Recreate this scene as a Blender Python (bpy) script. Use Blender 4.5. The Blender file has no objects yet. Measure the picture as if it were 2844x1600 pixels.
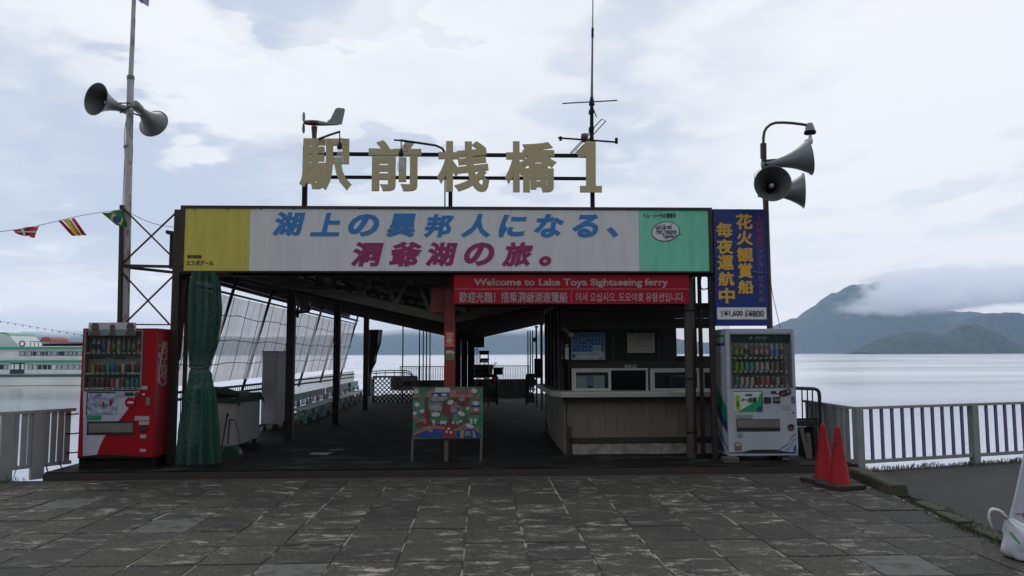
import bpy, math, random
from mathutils import Vector, Matrix, noise
random.seed(11)
SC = bpy.context.scene
COL = SC.collection
R = math.radians

# ------------------------------------------------------------------ camera
FPX, CX, CY, CAMZ = 2133.0, 1422.0, 800.0, 1.55
YAW, PITCH, ROLL = R(2.36), R(4.9), R(0.2)
Fw = Vector((math.sin(YAW)*math.cos(PITCH), math.cos(YAW)*math.cos(PITCH), math.sin(PITCH)))
R0 = Vector((math.cos(YAW), -math.sin(YAW), 0)); U0 = R0.cross(Fw)
Rt = R0*math.cos(ROLL) - U0*math.sin(ROLL); Up = U0*math.cos(ROLL) + R0*math.sin(ROLL)
CAM = Vector((0, 0, CAMZ))
cd = bpy.data.cameras.new('camera'); cam = bpy.data.objects.new('camera', cd); COL.objects.link(cam)
M3 = Matrix((Rt, Up, -Fw)).transposed()
cam.matrix_world = Matrix.Translation(CAM) @ M3.to_4x4()
cd.sensor_width = 36; cd.lens = FPX/2844*36; cd.clip_start = .05; cd.clip_end = 20000
SC.camera = cam
SC.render.resolution_x, SC.render.resolution_y = 1024, 576
SC.view_settings.view_transform = 'Standard'; SC.view_settings.look = 'None'
SC.view_settings.exposure = 0.0; SC.view_settings.gamma = 1
SC.view_settings.use_curve_mapping = False
SC.cycles.volume_bounces = 8

# measuring: a pixel of the 2844 x 1600 photograph and one known plane give a place in the world
def ray(x, y): return Fw*FPX + Rt*(x-CX) + Up*(CY-y)
def P(x, y, Y):
    d = ray(x, y); return CAM + d*(Y/d.y)
def G(x, y, z=0.0):
    d = ray(x, y); return CAM + d*((z-CAMZ)/d.z)
def S(x, y, X):
    d = ray(x, y); return CAM + d*(X/d.x)

# ------------------------------------------------------------------ world: overcast sky
W = bpy.data.worlds.new('World'); SC.world = W; W.use_nodes = True
nt = W.node_tree; N = nt.nodes; L = nt.links; N.clear()
def wn(t, **k):
    n = N.new(t)
    for a, b in k.items(): setattr(n, a, b)
    return n
def wmath(op, a, b=None, c=None, clamp=False):
    n = N.new('ShaderNodeMath'); n.operation = op; n.use_clamp = clamp
    for i, q in enumerate((a, b, c)):
        if q is None: continue
        if isinstance(q, (int, float)): n.inputs[i].default_value = q
        else: L.new(q, n.inputs[i])
    return n.outputs[0]
SUN_EL, SUN_AZ = R(48), R(-14)      # behind the building, a little left
sky = wn('ShaderNodeTexSky', sky_type='NISHITA', sun_disc=False)
sky.sun_elevation = SUN_EL; sky.sun_rotation = SUN_AZ; sky.air_density = 1.0; sky.dust_density = 2.0
tc = wn('ShaderNodeTexCoord')
sep = wn('ShaderNodeSeparateXYZ'); L.new(tc.outputs['Generated'], sep.inputs[0])
zz = wmath('ADD', wmath('ABSOLUTE', sep.outputs[2]), 0.16)
cmb = wn('ShaderNodeCombineXYZ')
L.new(wmath('DIVIDE', sep.outputs[0], zz), cmb.inputs[0]); L.new(wmath('DIVIDE', sep.outputs[1], zz), cmb.inputs[1])
L.new(wmath('MULTIPLY', sep.outputs[2], 2.5), cmb.inputs[2])
n1 = wn('ShaderNodeTexNoise'); n1.inputs['Scale'].default_value = .95; n1.inputs['Detail'].default_value = 5; n1.inputs['Roughness'].default_value = .42
n1.inputs['Distortion'].default_value = .0; L.new(cmb.outputs[0], n1.inputs['Vector'])
n2 = wn('ShaderNodeTexNoise'); n2.inputs['Scale'].default_value = 2.6; n2.inputs['Detail'].default_value = 8; n2.inputs['Roughness'].default_value = .58
L.new(cmb.outputs[0], n2.inputs['Vector'])
val = wmath('ADD', wmath('MULTIPLY', wmath('SUBTRACT', n1.outputs[0], .5), .55), wmath('MULTIPLY', wmath('SUBTRACT', n2.outputs[0], .5), .42))
warp = wn('ShaderNodeVectorMath', operation='SCALE'); warp.inputs['Scale'].default_value = .22
wsub = wn('ShaderNodeVectorMath', operation='SUBTRACT'); wsub.inputs[1].default_value = (.5, .5, .5)
n3 = wn('ShaderNodeTexNoise'); n3.inputs['Scale'].default_value = 2.4; n3.inputs['Detail'].default_value = 5
L.new(cmb.outputs[0], n3.inputs['Vector']); L.new(n3.outputs['Color'], wsub.inputs[0]); L.new(wsub.outputs[0], warp.inputs[0])
wadd = wn('ShaderNodeVectorMath', operation='ADD'); L.new(tc.outputs['Generated'], wadd.inputs[0]); L.new(warp.outputs[0], wadd.inputs[1])
# broad banks of darker and brighter cloud
def bank(x, y, rad, amp):
    global val
    d = ray(x, y).normalized()
    dp = wn('ShaderNodeVectorMath', operation='DOT_PRODUCT'); L.new(wadd.outputs[0], dp.inputs[0]); dp.inputs[1].default_value = d
    mr = wn('ShaderNodeMapRange'); mr.interpolation_type = 'SMOOTHSTEP'
    L.new(dp.outputs['Value'], mr.inputs['Value']); mr.inputs['From Min'].default_value = math.cos(R(rad)); mr.inputs['From Max'].default_value = 1.0
    val = wmath('ADD', val, wmath('MULTIPLY', mr.outputs[0], amp))
for b in ((120, 560, 16, -.42), (560, 620, 11, -.24), (760, 420, 11, -.34), (1900, 240, 14, -.34), (2780, 640, 8, -.2), (500, 130, 16, .30), (1250, 240, 12, .10),
          (2300, 400, 15, .34), (2650, 230, 14, .34), (2780, 60, 10, .2), (300, 830, 9, .14), (60, 330, 8, -.12), (1050, -20, 6, -.26)): bank(*b)
hz = wn('ShaderNodeMapRange'); L.new(wmath('ABSOLUTE', sep.outputs[2]), hz.inputs['Value']); hz.inputs['From Min'].default_value = 0; hz.inputs['From Max'].default_value = .14
hz.inputs['To Min'].default_value = 1; hz.inputs['To Max'].default_value = 0
cr = wn('ShaderNodeValToRGB'); e = cr.color_ramp; e.interpolation = 'B_SPLINE'
e.elements[0].position = 0.12; e.elements[0].color = (.58, .65, .78, 1)
e.elements[1].position = 0.92; e.elements[1].color = (.96, .975, 1.0, 1)
for p, c in ((.34, (.68, .735, .83, 1)), (.52, (.81, .85, .915, 1)), (.70, (.90, .925, .965, 1))):
    q = e.elements.new(p); q.color = c
L.new(wmath('ADD', val, .60), cr.inputs[0])
hm = wn('ShaderNodeMix', data_type='RGBA'); L.new(wmath('MULTIPLY', hz.outputs[0], .8), hm.inputs['Factor'])
L.new(cr.outputs[0], hm.inputs[6]); hm.inputs[7].default_value = (1.22, 1.13, 1.08, 1)
bgc = wn('ShaderNodeBackground'); L.new(hm.outputs[2], bgc.inputs[0]); bgc.inputs[1].default_value = 1.0
bgs = wn('ShaderNodeBackground'); L.new(sky.outputs[0], bgs.inputs[0]); bgs.inputs[1].default_value = .1
mx = wn('ShaderNodeMixShader'); mx.inputs[0].default_value = .965
L.new(bgs.outputs[0], mx.inputs[1]); L.new(bgc.outputs[0], mx.inputs[2])
wo = wn('ShaderNodeOutputWorld'); L.new(mx.outputs[0], wo.inputs[0])
sd = bpy.data.lights.new('sun', 'SUN'); sd.energy = .5; sd.angle = R(30); sd.color = (1, .97, .93)
sun = bpy.data.objects.new('sun', sd); COL.objects.link(sun)
sv = Vector((math.sin(SUN_AZ)*math.cos(SUN_EL), math.cos(SUN_AZ)*math.cos(SUN_EL), math.sin(SUN_EL)))
sun.rotation_euler = (-sv).to_track_quat('-Z', 'Y').to_euler()

# ------------------------------------------------------------------ materials
MATS = {}
def mat(name, col=(.5, .5, .5), rough=.6, metal=0, var=0, vs=6.0, col2=None, bump=0, bs=40.0, streak=None, alpha=1, spec=.5, trans=0, thr=None, coords='pos'):
    if name in MATS: return MATS[name]
    m = bpy.data.materials.new(name); m.use_nodes = True
    nt = m.node_tree; b = nt.nodes['Principled BSDF']
    b.inputs['Base Color'].default_value = (*col, 1); b.inputs['Roughness'].default_value = rough; b.inputs['Metallic'].default_value = metal
    b.inputs['Specular IOR Level'].default_value = spec
    if alpha < 1: b.inputs['Alpha'].default_value = alpha
    if trans: b.inputs['Transmission Weight'].default_value = trans
    if var or bump or col2:
        if coords == 'pos':
            src = nt.nodes.new('ShaderNodeNewGeometry').outputs['Position']
        else:
            src = nt.nodes.new('ShaderNodeTexCoord').outputs['Object']
        mp = nt.nodes.new('ShaderNodeMapping'); nt.links.new(src, mp.inputs[0])
        if streak: mp.inputs['Scale'].default_value = streak
        if var or col2:
            nz = nt.nodes.new('ShaderNodeTexNoise'); nz.inputs['Scale'].default_value = vs; nz.inputs['Detail'].default_value = 6; nz.inputs['Roughness'].default_value = .62
            nt.links.new(mp.outputs[0], nz.inputs['Vector'])
            r = nt.nodes.new('ShaderNodeValToRGB')
            c2 = col2 if col2 else tuple(c*(1-var) for c in col)
            lo, hi = thr if thr else (.36, .66)
            r.color_ramp.elements[0].position = lo; r.color_ramp.elements[1].position = hi
            r.color_ramp.elements[0].color = (*c2, 1); r.color_ramp.elements[1].color = (*col, 1)
            nt.links.new(nz.outputs[0], r.inputs[0]); nt.links.new(r.outputs[0], b.inputs['Base Color'])
        if bump:
            nb = nt.nodes.new('ShaderNodeTexNoise'); nb.inputs['Scale'].default_value = bs; nb.inputs['Detail'].default_value = 4
            nt.links.new(mp.outputs[0], nb.inputs['Vector'])
            bp = nt.nodes.new('ShaderNodeBump'); bp.inputs['Strength'].default_value = bump; bp.inputs['Distance'].default_value = .02
            nt.links.new(nb.outputs[0], bp.inputs['Height']); nt.links.new(bp.outputs[0], b.inputs['Normal'])
    MATS[name] = m; return m
brown = mat('brown steel paint', (.035, .022, .016), .55, var=.4, vs=7, bump=.15)
dark = mat('black steel paint', (.011, .010, .010), .6, var=.4, vs=9, spec=.2)
rooft = mat('dark roof steel', (.022, .020, .019), .7, var=.5, vs=3)
redc = mat('red column paint', (.21, .020, .016), .5, col2=(.06, .010, .009), vs=5, thr=(.3, .55), bump=.1)
white = mat('white sheet', (.60, .60, .60), .5, var=.10, vs=3)
signwhite = mat('weathered white sign', (.63, .64, .66), .5, var=.12, vs=3.0, streak=(3.5, 1, .5), thr=(.25, .6), bump=.05, bs=3)
signyel = mat('mustard sign', (.55, .48, .085), .5, var=.22, vs=3, streak=(3.5, 1, .5), thr=(.25, .6))
signgrn = mat('mint sign', (.17, .60, .41), .5, var=.22, vs=3, streak=(3.5, 1, .5), thr=(.25, .6))
signred = mat('crimson sign', (.36, .008, .026), .4, var=.18, vs=3, spec=.25)
signblue = mat('navy sign', (.012, .035, .20), .4, var=.15, vs=3)
tblue = mat('blue lettering', (.03, .19, .50), .5, var=.12, vs=5)
tcrim = mat('crimson lettering', (.28, .022, .10), .5, var=.12, vs=5)
tpale = mat('faded pale lettering', (.40, .36, .38), .5, var=.4, vs=14)
tink = mat('black print', (.015, .015, .015), .5)
tnavy = mat('navy print', (.02, .03, .15), .5)
tgold = mat('gold lettering', (.62, .36, .03), .5, var=.1, vs=5)
tmag = mat('faded red lettering', (.34, .02, .06), .5, var=.3, vs=9)
cream = mat('weathered cream letter board', (.46, .40, .23), .6, col2=(.19, .13, .06), vs=4.5, thr=(.20, .36), bump=.1)
galv = mat('grey galvanised steel', (.19, .20, .20), .5, metal=.3, var=.35, vs=8)
horn = mat('grey horn enamel', (.17, .19, .19), .35, var=.25, vs=7)
hornin = mat('dark horn inside', (.07, .075, .075), .5, var=.2, vs=9)
polew = mat('weathered white pole paint', (.42, .41, .42), .6, col2=(.14, .06, .05), vs=11, thr=(.34, .46), streak=(1, 1, .3), bump=.2)
alu = mat('grey fence paint', (.23, .25, .25), .5, var=.18, vs=4)
alublue = mat('grey blue fence picket', (.13, .13, .30), .5, var=.15, vs=4)
glass = mat('window glass', (.05, .06, .06), .06, alpha=.13, spec=.6)
bulbg = mat('clear bulb glass', (.5, .55, .56), .05, alpha=.30, spec=.6)
vmred = mat('vending red enamel', (.29, .005, .012), .32, var=.12, vs=3, spec=.3)
vmwhite = mat('vending white enamel', (.37, .40, .47), .35, var=.22, vs=2.5, streak=(2, 2, .7), thr=(.25, .6))
vmgrey = mat('vending grey interior', (.30, .31, .30), .5)
rubber = mat('black rubber', (.015, .015, .015), .7, var=.3)
conered = mat('red cone plastic', (.27, .010, .014), .5, col2=(.11, .012, .012), vs=9, spec=.15, thr=(.30, .46), bump=.1, bs=30)
grn = mat('green enamel', (.01, .20, .09), .4)
navy = mat('navy enamel', (.015, .03, .17), .4)
wood = mat('weathered grey wood', (.11, .095, .08), .75, var=.45, vs=5, streak=(1, 6, .5), bump=.2)
dwood = mat('dark stained wood', (.030, .022, .017), .6, var=.4, vs=5, streak=(6, 6, .4), bump=.15)
counter = mat('counter laminate', (.33, .32, .30), .4, var=.15, vs=3)
frontp = mat('grey counter front', (.15, .135, .115), .7, col2=(.09, .08, .07), vs=3, streak=(8, 1, .5), thr=(.3, .7))
concrete = mat('rough concrete', (.20, .19, .175), .85, col2=(.09, .085, .08), vs=8, bump=.5, bs=25)
winw = mat('window frame paint', (.50, .50, .49), .45, var=.12)
benchblue = mat('pale blue bench paint', (.25, .42, .42), .5, var=.25, vs=8)
benchpink = mat('pale grey bench paint', (.40, .37, .37), .5, var=.25, vs=8)
net = None

# ------------------------------------------------------------------ mesh building
class MB:
    def __init__(s): s.v = []; s.f = []; s.sm = []; s.ch = []
    def add(s, vs, fs, smooth=False):
        n = len(s.v); s.v += [tuple(v) for v in vs]
        f0 = len(s.f)
        for f in fs: s.f.append([n+i for i in f]); s.sm.append(smooth)
        s.ch.append((n, f0, len(s.v), len(s.f)))
        return s
    def box(s, a, b):
        x0, x1 = sorted((a[0], b[0])); y0, y1 = sorted((a[1], b[1])); z0, z1 = sorted((a[2], b[2]))
        return s.add([(x0, y0, z0), (x1, y0, z0), (x1, y1, z0), (x0, y1, z0), (x0, y0, z1), (x1, y0, z1), (x1, y1, z1), (x0, y1, z1)],
              [(3, 2, 1, 0), (4, 5, 6, 7), (0, 1, 5, 4), (1, 2, 6, 5), (2, 3, 7, 6), (3, 0, 4, 7)])
    def bar(s, p, q, w, h=None, up=(0, 0, 1)):
        p, q = Vector(p), Vector(q); h = h or w; d = (q-p).normalized(); u = Vector(up)
        if abs(d.dot(u)) > .98: u = Vector((0, 1, 0))
        a = d.cross(u).normalized()*w/2; b = a.cross(d).normalized()*h/2
        return s.add([p-a-b, p+a-b, p+a+b, p-a+b, q-a-b, q+a-b, q+a+b, q-a+b],
              [(0, 1, 2, 3), (7, 6, 5, 4), (1, 0, 4, 5), (2, 1, 5, 6), (3, 2, 6, 7), (0, 3, 7, 4)])
    def tube(s, pts, r, n=8, caps=True):
        pts = [Vector(p) for p in pts]; rs = r if isinstance(r, (list, tuple)) else [r]*len(pts)
        vs = []; fs = []; ref = None
        for i, p in enumerate(pts):
            d = (pts[min(i+1, len(pts)-1)]-pts[max(i-1, 0)]).normalized()
            if ref is None:
                ref = Vector((0, 0, 1)) if abs(d.z) < .9 else Vector((1, 0, 0))
            a = d.cross(ref).normalized(); b = d.cross(a).normalized(); ref = a.cross(d).normalized()
            for k in range(n):
                t = 2*math.pi*k/n; vs.append(p+(a*math.cos(t)+b*math.sin(t))*rs[i])
        for i in range(len(pts)-1):
            for k in range(n):
                k2 = (k+1) % n; fs.append((i*n+k, i*n+k2, (i+1)*n+k2, (i+1)*n+k))
        s.add(vs, fs, True)
        if caps:
            s.add(vs[:n], [tuple(range(n))]); s.add(vs[-n:], [tuple(range(n))[::-1]])
        return s
    def lathe(s, prof, o, axis=(0, 0, 1), n=20, smooth=True):
        q = Vector((0, 0, 1)).rotation_difference(Vector(axis).normalized()).to_matrix(); o = Vector(o)
        vs = []; fs = []
        for r, z in prof:
            for k in range(n):
                t = 2*math.pi*k/n; vs.append(o+q@Vector((r*math.cos(t), r*math.sin(t), z)))
        for i in range(len(prof)-1):
            for k in range(n):
                k2 = (k+1) % n; fs.append((i*n+k, i*n+k2, (i+1)*n+k2, (i+1)*n+k))
        return s.add(vs, fs, smooth)
    def prism(s, pts, off):
        off = Vector(off); n = len(pts); pts = [Vector(p) for p in pts]
        return s.add(pts+[p+off for p in pts], [tuple(range(n)), tuple(range(2*n-1, n-1, -1))]+[(i, i+n, (i+1) % n+n, (i+1) % n) for i in range(n)])
    def split(s, name, m, parent=None, **k):
        for a, f0, b_, f1 in s.ch:
            q = MB(); q.add(s.v[a:b_], [[i-a for i in f] for f in s.f[f0:f1]], s.sm[f0]); q.build(name, m, parent, **k)
    def build(s, name, m, parent=None, local=False, bevel=0, label=None, kind=None):
        me = bpy.data.meshes.new(name); off = Vector((0, 0, 0))
        if parent is not None and not local:
            q = parent
            while q: off += q.location; q = q.parent
        me.from_pydata([tuple(Vector(v)-off) for v in s.v], [], s.f); me.update()
        me.polygons.foreach_set('use_smooth', s.sm)
        o = obj(name, me, m, parent)
        import bmesh
        bm = bmesh.new(); bm.from_mesh(me); bmesh.ops.recalc_face_normals(bm, faces=bm.faces); bm.to_mesh(me); bm.free()
        if bevel:
            b = o.modifiers.new('bevel', 'BEVEL'); b.width = bevel; b.segments = 2; b.limit_method = 'ANGLE'
        if label: o['label'] = label
        if kind: o['kind'] = kind
        return o
def obj(name, me, m, parent=None):
    o = bpy.data.objects.new(name, me)
    if m:
        for k in (m if isinstance(m, list) else [m]): me.materials.append(k)
    COL.objects.link(o)
    if parent is not None: o.parent = parent
    return o
def tag(o, label=None, cat=None, group=None, kind=None):
    if label: o['label'] = label
    if cat: o['category'] = cat
    if group: o['group'] = group
    if kind: o['kind'] = kind
    return o
def thing(name, label, cat, loc=(0, 0, 0), group=None, rz=0):
    o = bpy.data.objects.new(name, None); COL.objects.link(o); o.location = loc; o.rotation_euler = (0, 0, rz)
    o.empty_display_size = .2
    return tag(o, label, cat, group)
def dup(root, loc=None, rz=None, label=None, rot=None):
    r = root.copy(); COL.objects.link(r)
    if loc is not None: r.location = loc
    if rz is not None: r.rotation_euler = (0, 0, rz)
    if rot is not None: r.rotation_euler = rot
    if label: r['label'] = label
    for ch in list(root.children):
        c = ch.copy(); COL.objects.link(c); c.parent = r
        for g in list(ch.children):
            d = g.copy(); COL.objects.link(d); d.parent = c
    return r
# pieces given by their outline in the photograph and the plane they stand in
def pbox(mb, x0, y0, x1, y1, Y, th, Yb=None):
    ym = (y0+y1)/2; xm = (x0+x1)/2
    a, b = P(x0, ym, Y), P(x1, ym, Y)
    return mb.box((a.x, Y, P(xm, y1, Y).z), (b.x, Y+th, P(xm, y0, Y).z))
def flat(mb, pts, Y, th=.003):
    return mb.prism([P(x, y, Y) for x, y in pts], (0, th, 0))
def ell(mb, cx, cy, rx, ry, Y, th=.003, n=18, rot=0):
    c, s_ = math.cos(rot), math.sin(rot)
    return flat(mb, [(cx+rx*math.cos(t)*c-ry*math.sin(t)*s_, cy+rx*math.cos(t)*s_+ry*math.sin(t)*c) for t in [2*math.pi*i/n for i in range(n)]], Y, th)
def text_mesh(s, bold=0, shear=0, thick=.004, res=3, lines=1.0):
    c = bpy.data.curves.new('t', 'FONT'); c.body = s; c.size = 1; c.shear = shear; c.bevel_depth = bold; c.bevel_resolution = 0
    c.resolution_u = res; c.extrude = .01; c.align_x = 'CENTER'; c.space_line = lines
    o = bpy.data.objects.new('t', c); COL.objects.link(o); bpy.context.view_layer.update()
    me = bpy.data.meshes.new_from_object(o.evaluated_get(bpy.context.evaluated_depsgraph_get()))
    bpy.data.objects.remove(o); bpy.data.curves.remove(c)
    vs = [list(v.co) for v in me.vertices]; fs = [tuple(p.vertices) for p in me.polygons]
    bpy.data.meshes.remove(me)
    for v in vs:
        z = v[2]
        if z > .01: z = .01+(z-.01)*.02
        if z < -.01: z = -.01+(z+.01)*.02
        v[2] = z/.01*thick/2+thick/2
    return vs, fs
def text(name, s, o, xd, yd, m, parent, w=None, h=None, **k):
    vs, fs = text_mesh(s, **k)
    x0 = min(v[0] for v in vs); x1 = max(v[0] for v in vs); y0 = min(v[1] for v in vs); y1 = max(v[1] for v in vs)
    sx = w/(x1-x0) if w else None; sy = h/(y1-y0) if h else sx
    sx = sx or sy
    xd, yd = Vector(xd), Vector(yd); n = xd.cross(yd).normalized(); o = Vector(o)
    mb = MB(); mb.add([o+xd*((v[0]-x0)*sx)+yd*((v[1]-y0)*sy)+n*v[2] for v in vs], fs)
    me = bpy.data.meshes.new(name); off = Vector((0, 0, 0)); q = parent
    while q: off += q.location; q = q.parent
    me.from_pydata([tuple(Vector(v)-off) for v in mb.v], [], mb.f); me.update()
    return obj(name, me, m, parent)
def ptext(name, s, x0, y0, x1, y1, Y, m, parent, **k):
    a = P(x0, (y0+y1)/2, Y); b = P(x1, (y0+y1)/2, Y); z0 = P((x0+x1)/2, y1, Y).z; z1 = P((x0+x1)/2, y0, Y).z
    return text(name, s, (a.x, Y, z0), (1, 0, 0), (0, 0, 1), m, parent, w=b.x-a.x, h=z1-z0, **k)

# ------------------------------------------------------------------ water and hills
def water_mat():
    m = bpy.data.materials.new('lake water'); m.use_nodes = True; nt = m.node_tree; b = nt.nodes['Principled BSDF']
    b.inputs['Base Color'].default_value = (.79, .79, .83, 1); b.inputs['Metallic'].default_value = .82; b.inputs['IOR'].default_value = 1.5
    b.inputs['Specular IOR Level'].default_value = .8
    g = nt.nodes.new('ShaderNodeNewGeometry')
    def nz(sc, det, st):
        mp = nt.nodes.new('ShaderNodeMapping'); mp.inputs['Scale'].default_value = st; nt.links.new(g.outputs['Position'], mp.inputs[0])
        n = nt.nodes.new('ShaderNodeTexNoise'); n.inputs['Scale'].default_value = sc; n.inputs['Detail'].default_value = det
        nt.links.new(mp.outputs[0], n.inputs['Vector']); return n.outputs[0]
    a = nz(2.2, 5, (1, 1.6, 1)); c = nz(.035, 3, (.35, 1.6, 1))
    ad = nt.nodes.new('ShaderNodeMath'); ad.operation = 'MULTIPLY'; nt.links.new(a, ad.inputs[0])
    mr = nt.nodes.new('ShaderNodeMapRange'); nt.links.new(c, mr.inputs[0]); mr.inputs['From Min'].default_value = .42; mr.inputs['From Max'].default_value = .6
    mr.inputs['To Min'].default_value = .6; mr.inputs['To Max'].default_value = 1.0; nt.links.new(mr.outputs[0], ad.inputs[1])
    bp = nt.nodes.new('ShaderNodeBump'); bp.inputs['Strength'].default_value = .22; bp.inputs['Distance'].default_value = .10
    nt.links.new(ad.outputs[0], bp.inputs['Height']); nt.links.new(bp.outputs[0], b.inputs['Normal'])
    w = nz(1.0, 3, (.0011, .017, 1)); wr = nt.nodes.new('ShaderNodeValToRGB'); nt.links.new(w, wr.inputs[0])
    wr.color_ramp.elements[0].position = .55; wr.color_ramp.elements[1].position = .62
    wr.color_ramp.elements[0].color = (.79, .79, .83, 1); wr.color_ramp.elements[1].color = (.56, .58, .66, 1); nt.links.new(wr.outputs[0], b.inputs['Base Color'])
    rr = nt.nodes.new('ShaderNodeMapRange'); nt.links.new(c, rr.inputs[0]); rr.inputs['From Min'].default_value = .4; rr.inputs['From Max'].default_value = .62
    rr.inputs['To Min'].default_value = .14; rr.inputs['To Max'].default_value = .22; nt.links.new(rr.outputs[0], b.inputs['Roughness'])
    return m
WZ = -1.2
mb = MB(); mb.add([(-4550, -20, WZ), (4550, -20, WZ), (4550, 4120, WZ), (-4550, 4120, WZ)], [(0, 1, 2, 3)])
mb.build('lake_water', water_mat(), kind='structure')
forest = mat('far forest', (.034, .058, .036), .95, col2=(.010, .022, .018), vs=.05, thr=(.38, .62))
forestn = mat('near shore forest', (.034, .052, .034), .95, col2=(.010, .018, .015), vs=.09, thr=(.38, .62))
def ridge(name, prof, Y, depth, m, seed, rough=1.0, nx=360, nz=30):
    """a wooded hill whose skyline follows prof (pixel points), as a rounded body"""
    xs = [p[0] for p in prof]; mb = MB(); vs = []; fs = []
    def top(x):
        for i in range(len(prof)-1):
            if prof[i][0] <= x <= prof[i+1][0]:
                t = (x-prof[i][0])/(prof[i+1][0]-prof[i][0]); t = t*t*(3-2*t)*.4+t*.6
                return prof[i][1]*(1-t)+prof[i+1][1]*t
        return prof[-1][1]
    for j in range(nz+1):
        t = j/nz
        for i in range(nx+1):
            x = xs[0]+(xs[-1]-xs[0])*i/nx
            q = P(x, top(x), Y); h = max(q.z-WZ, 0)
            z = WZ-2+(h+2)*math.sin(min(t, .5)*math.pi)**.85 if t <= .5 else WZ-2+(h+2)*math.cos((t-.5)*math.pi)
            yy = Y+depth*(t-.5)
            k = noise.fractal(Vector((q.x*.006+seed, yy*.006, z*.01)), 1, 2, 5)
            k2 = noise.fractal(Vector((q.x*.05+seed, yy*.05, 0)), 1, 2, 3)
            z += (k*.11*h+k2*3.2*rough+noise.noise(Vector((q.x*.16, yy*.16, seed)))*2.2*rough)*min(1, h/40)
            vs.append((q.x, yy, z))
    w = nx+1
    for j in range(nz):
        for i in range(nx): fs.append((j*w+i, j*w+i+1, (j+1)*w+i+1, (j+1)*w+i))
    mb.add(vs, fs, True); return mb.build(name, m, kind='structure')
ridge('mountain', [(2040, 965), (2150, 909), (2215, 884), (2285, 843), (2330, 812), (2360, 797), (2393, 789), (2430, 800), (2475, 830), (2540, 862), (2600, 880), (2700, 905), (2800, 925), (2900, 950), (3100, 975)], 3000, 900, forest, 3)
ridge('far_hills', [(2380, 975), (2480, 890), (2560, 862), (2640, 858), (2700, 866), (2760, 880), (2850, 900), (3000, 930), (3200, 975)], 3300, 500, forest, 8)
ridge('far_hills', [(2560, 972), (2640, 915), (2700, 885), (2750, 868), (2800, 864), (2850, 872), (2950, 895), (3100, 940), (3250, 976)], 2500, 400, forest, 9)
ridge('wooded_island', [(2388, 979), (2420, 955), (2460, 936), (2520, 926), (2570, 928), (2620, 935), (2650, 925), (2680, 908), (2705, 904), (2735, 915), (2780, 945), (2860, 965), (2980, 976)], 1500, 200, forestn, 5, .8)
hb_ = MB(); vs = []; fs = []  # unseen hill behind the camera, added to cut the light on the facade
for j in range(25):
    for i in range(81):
        x = -200+5*i; y = -22-4.2*j; h = 44*(1-math.exp(-((j/24)*2.2)**1.6))*(1+.18*noise.noise(Vector((x*.02, 3, 1))))+1.6*noise.noise(Vector((x*.25, y*.25, 0)))*min(1, j/4)
        vs.append((x, y, h-.3))
for j in range(24):
    for i in range(80): fs.append((j*81+i, j*81+i+1, (j+1)*81+i+1, (j+1)*81+i))
hb_.add(vs, fs, True); hb_.build('added_light_block_hill', forestn, kind='structure')
ridge('far_shore_hills', [(-400, 945), (0, 940), (60, 925), (130, 922), (260, 918), (400, 925), (560, 932), (700, 938), (860, 934), (1000, 926), (1150, 914), (1280, 912), (1370, 906), (1460, 914), (1560, 925), (1760, 930), (1960, 950), (2100, 962), (2400, 978)], 3700, 600, forest, 21)
# low cloud and the air between
def vol(name, a, b, dens, col, m=None):
    mb = MB(); mb.box(a, b)
    m = bpy.data.materials.new(name); m.use_nodes = True; nt = m.node_tree; nt.nodes.remove(nt.nodes['Principled BSDF'])
    v = nt.nodes.new('ShaderNodeVolumePrincipled'); v.inputs['Density'].default_value = dens; v.inputs['Color'].default_value = (*col, 1); v.inputs['Anisotropy'].default_value = .35
    nt.links.new(v.outputs[0], nt.nodes['Material Output'].inputs['Volume'])
    return mb.build(name, m, kind='stuff')
HAZE = True
cl_ = MB(); cl_.box((900, 2000, 62), (2300, 2520, 338))
cm_ = bpy.data.materials.new('low cloud'); cm_.use_nodes = True; nt_ = cm_.node_tree; nt_.nodes.remove(nt_.nodes['Principled BSDF']); lk_ = nt_.links
vv = nt_.nodes.new('ShaderNodeVolumePrincipled'); vv.inputs['Color'].default_value = (.97, .98, 1, 1); vv.inputs['Anisotropy'].default_value = .6
lk_.new(vv.outputs[0], nt_.nodes['Material Output'].inputs['Volume'])
gp_ = nt_.nodes.new('ShaderNodeNewGeometry').outputs['Position']; sx_ = nt_.nodes.new('ShaderNodeSeparateXYZ'); lk_.new(gp_, sx_.inputs[0])
def mr2(x, a, b, c=0, d=1):
    r = nt_.nodes.new('ShaderNodeMapRange'); r.interpolation_type = 'SMOOTHSTEP'; lk_.new(x, r.inputs[0]); r.inputs['From Min'].default_value = a; r.inputs['From Max'].default_value = b; r.inputs['To Min'].default_value = c; r.inputs['To Max'].default_value = d; return r.outputs[0]
def mm2(op, a, b):
    r = nt_.nodes.new('ShaderNodeMath'); r.operation = op
    for i, q in enumerate((a, b)):
        if isinstance(q, (int, float)): r.inputs[i].default_value = q
        else: lk_.new(q, r.inputs[i])
    return r.outputs[0]
nq = nt_.nodes.new('ShaderNodeTexNoise'); nq.inputs['Scale'].default_value = .0085; nq.inputs['Detail'].default_value = 5; nq.inputs['Roughness'].default_value = .6
mq = nt_.nodes.new('ShaderNodeMapping'); mq.inputs['Scale'].default_value = (1, .6, 1.5); lk_.new(gp_, mq.inputs[0]); lk_.new(mq.outputs[0], nq.inputs['Vector'])
zl_ = mm2('SUBTRACT', sx_.outputs[2], mr2(sx_.outputs[0], 1380, 1640, 0, 38))
env_ = mm2('MULTIPLY', mr2(zl_, 98, 150), mr2(sx_.outputs[0], 1110, 1400))
env_ = mm2('MULTIPLY', env_, mr2(sx_.outputs[2], 300, 215))
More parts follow.
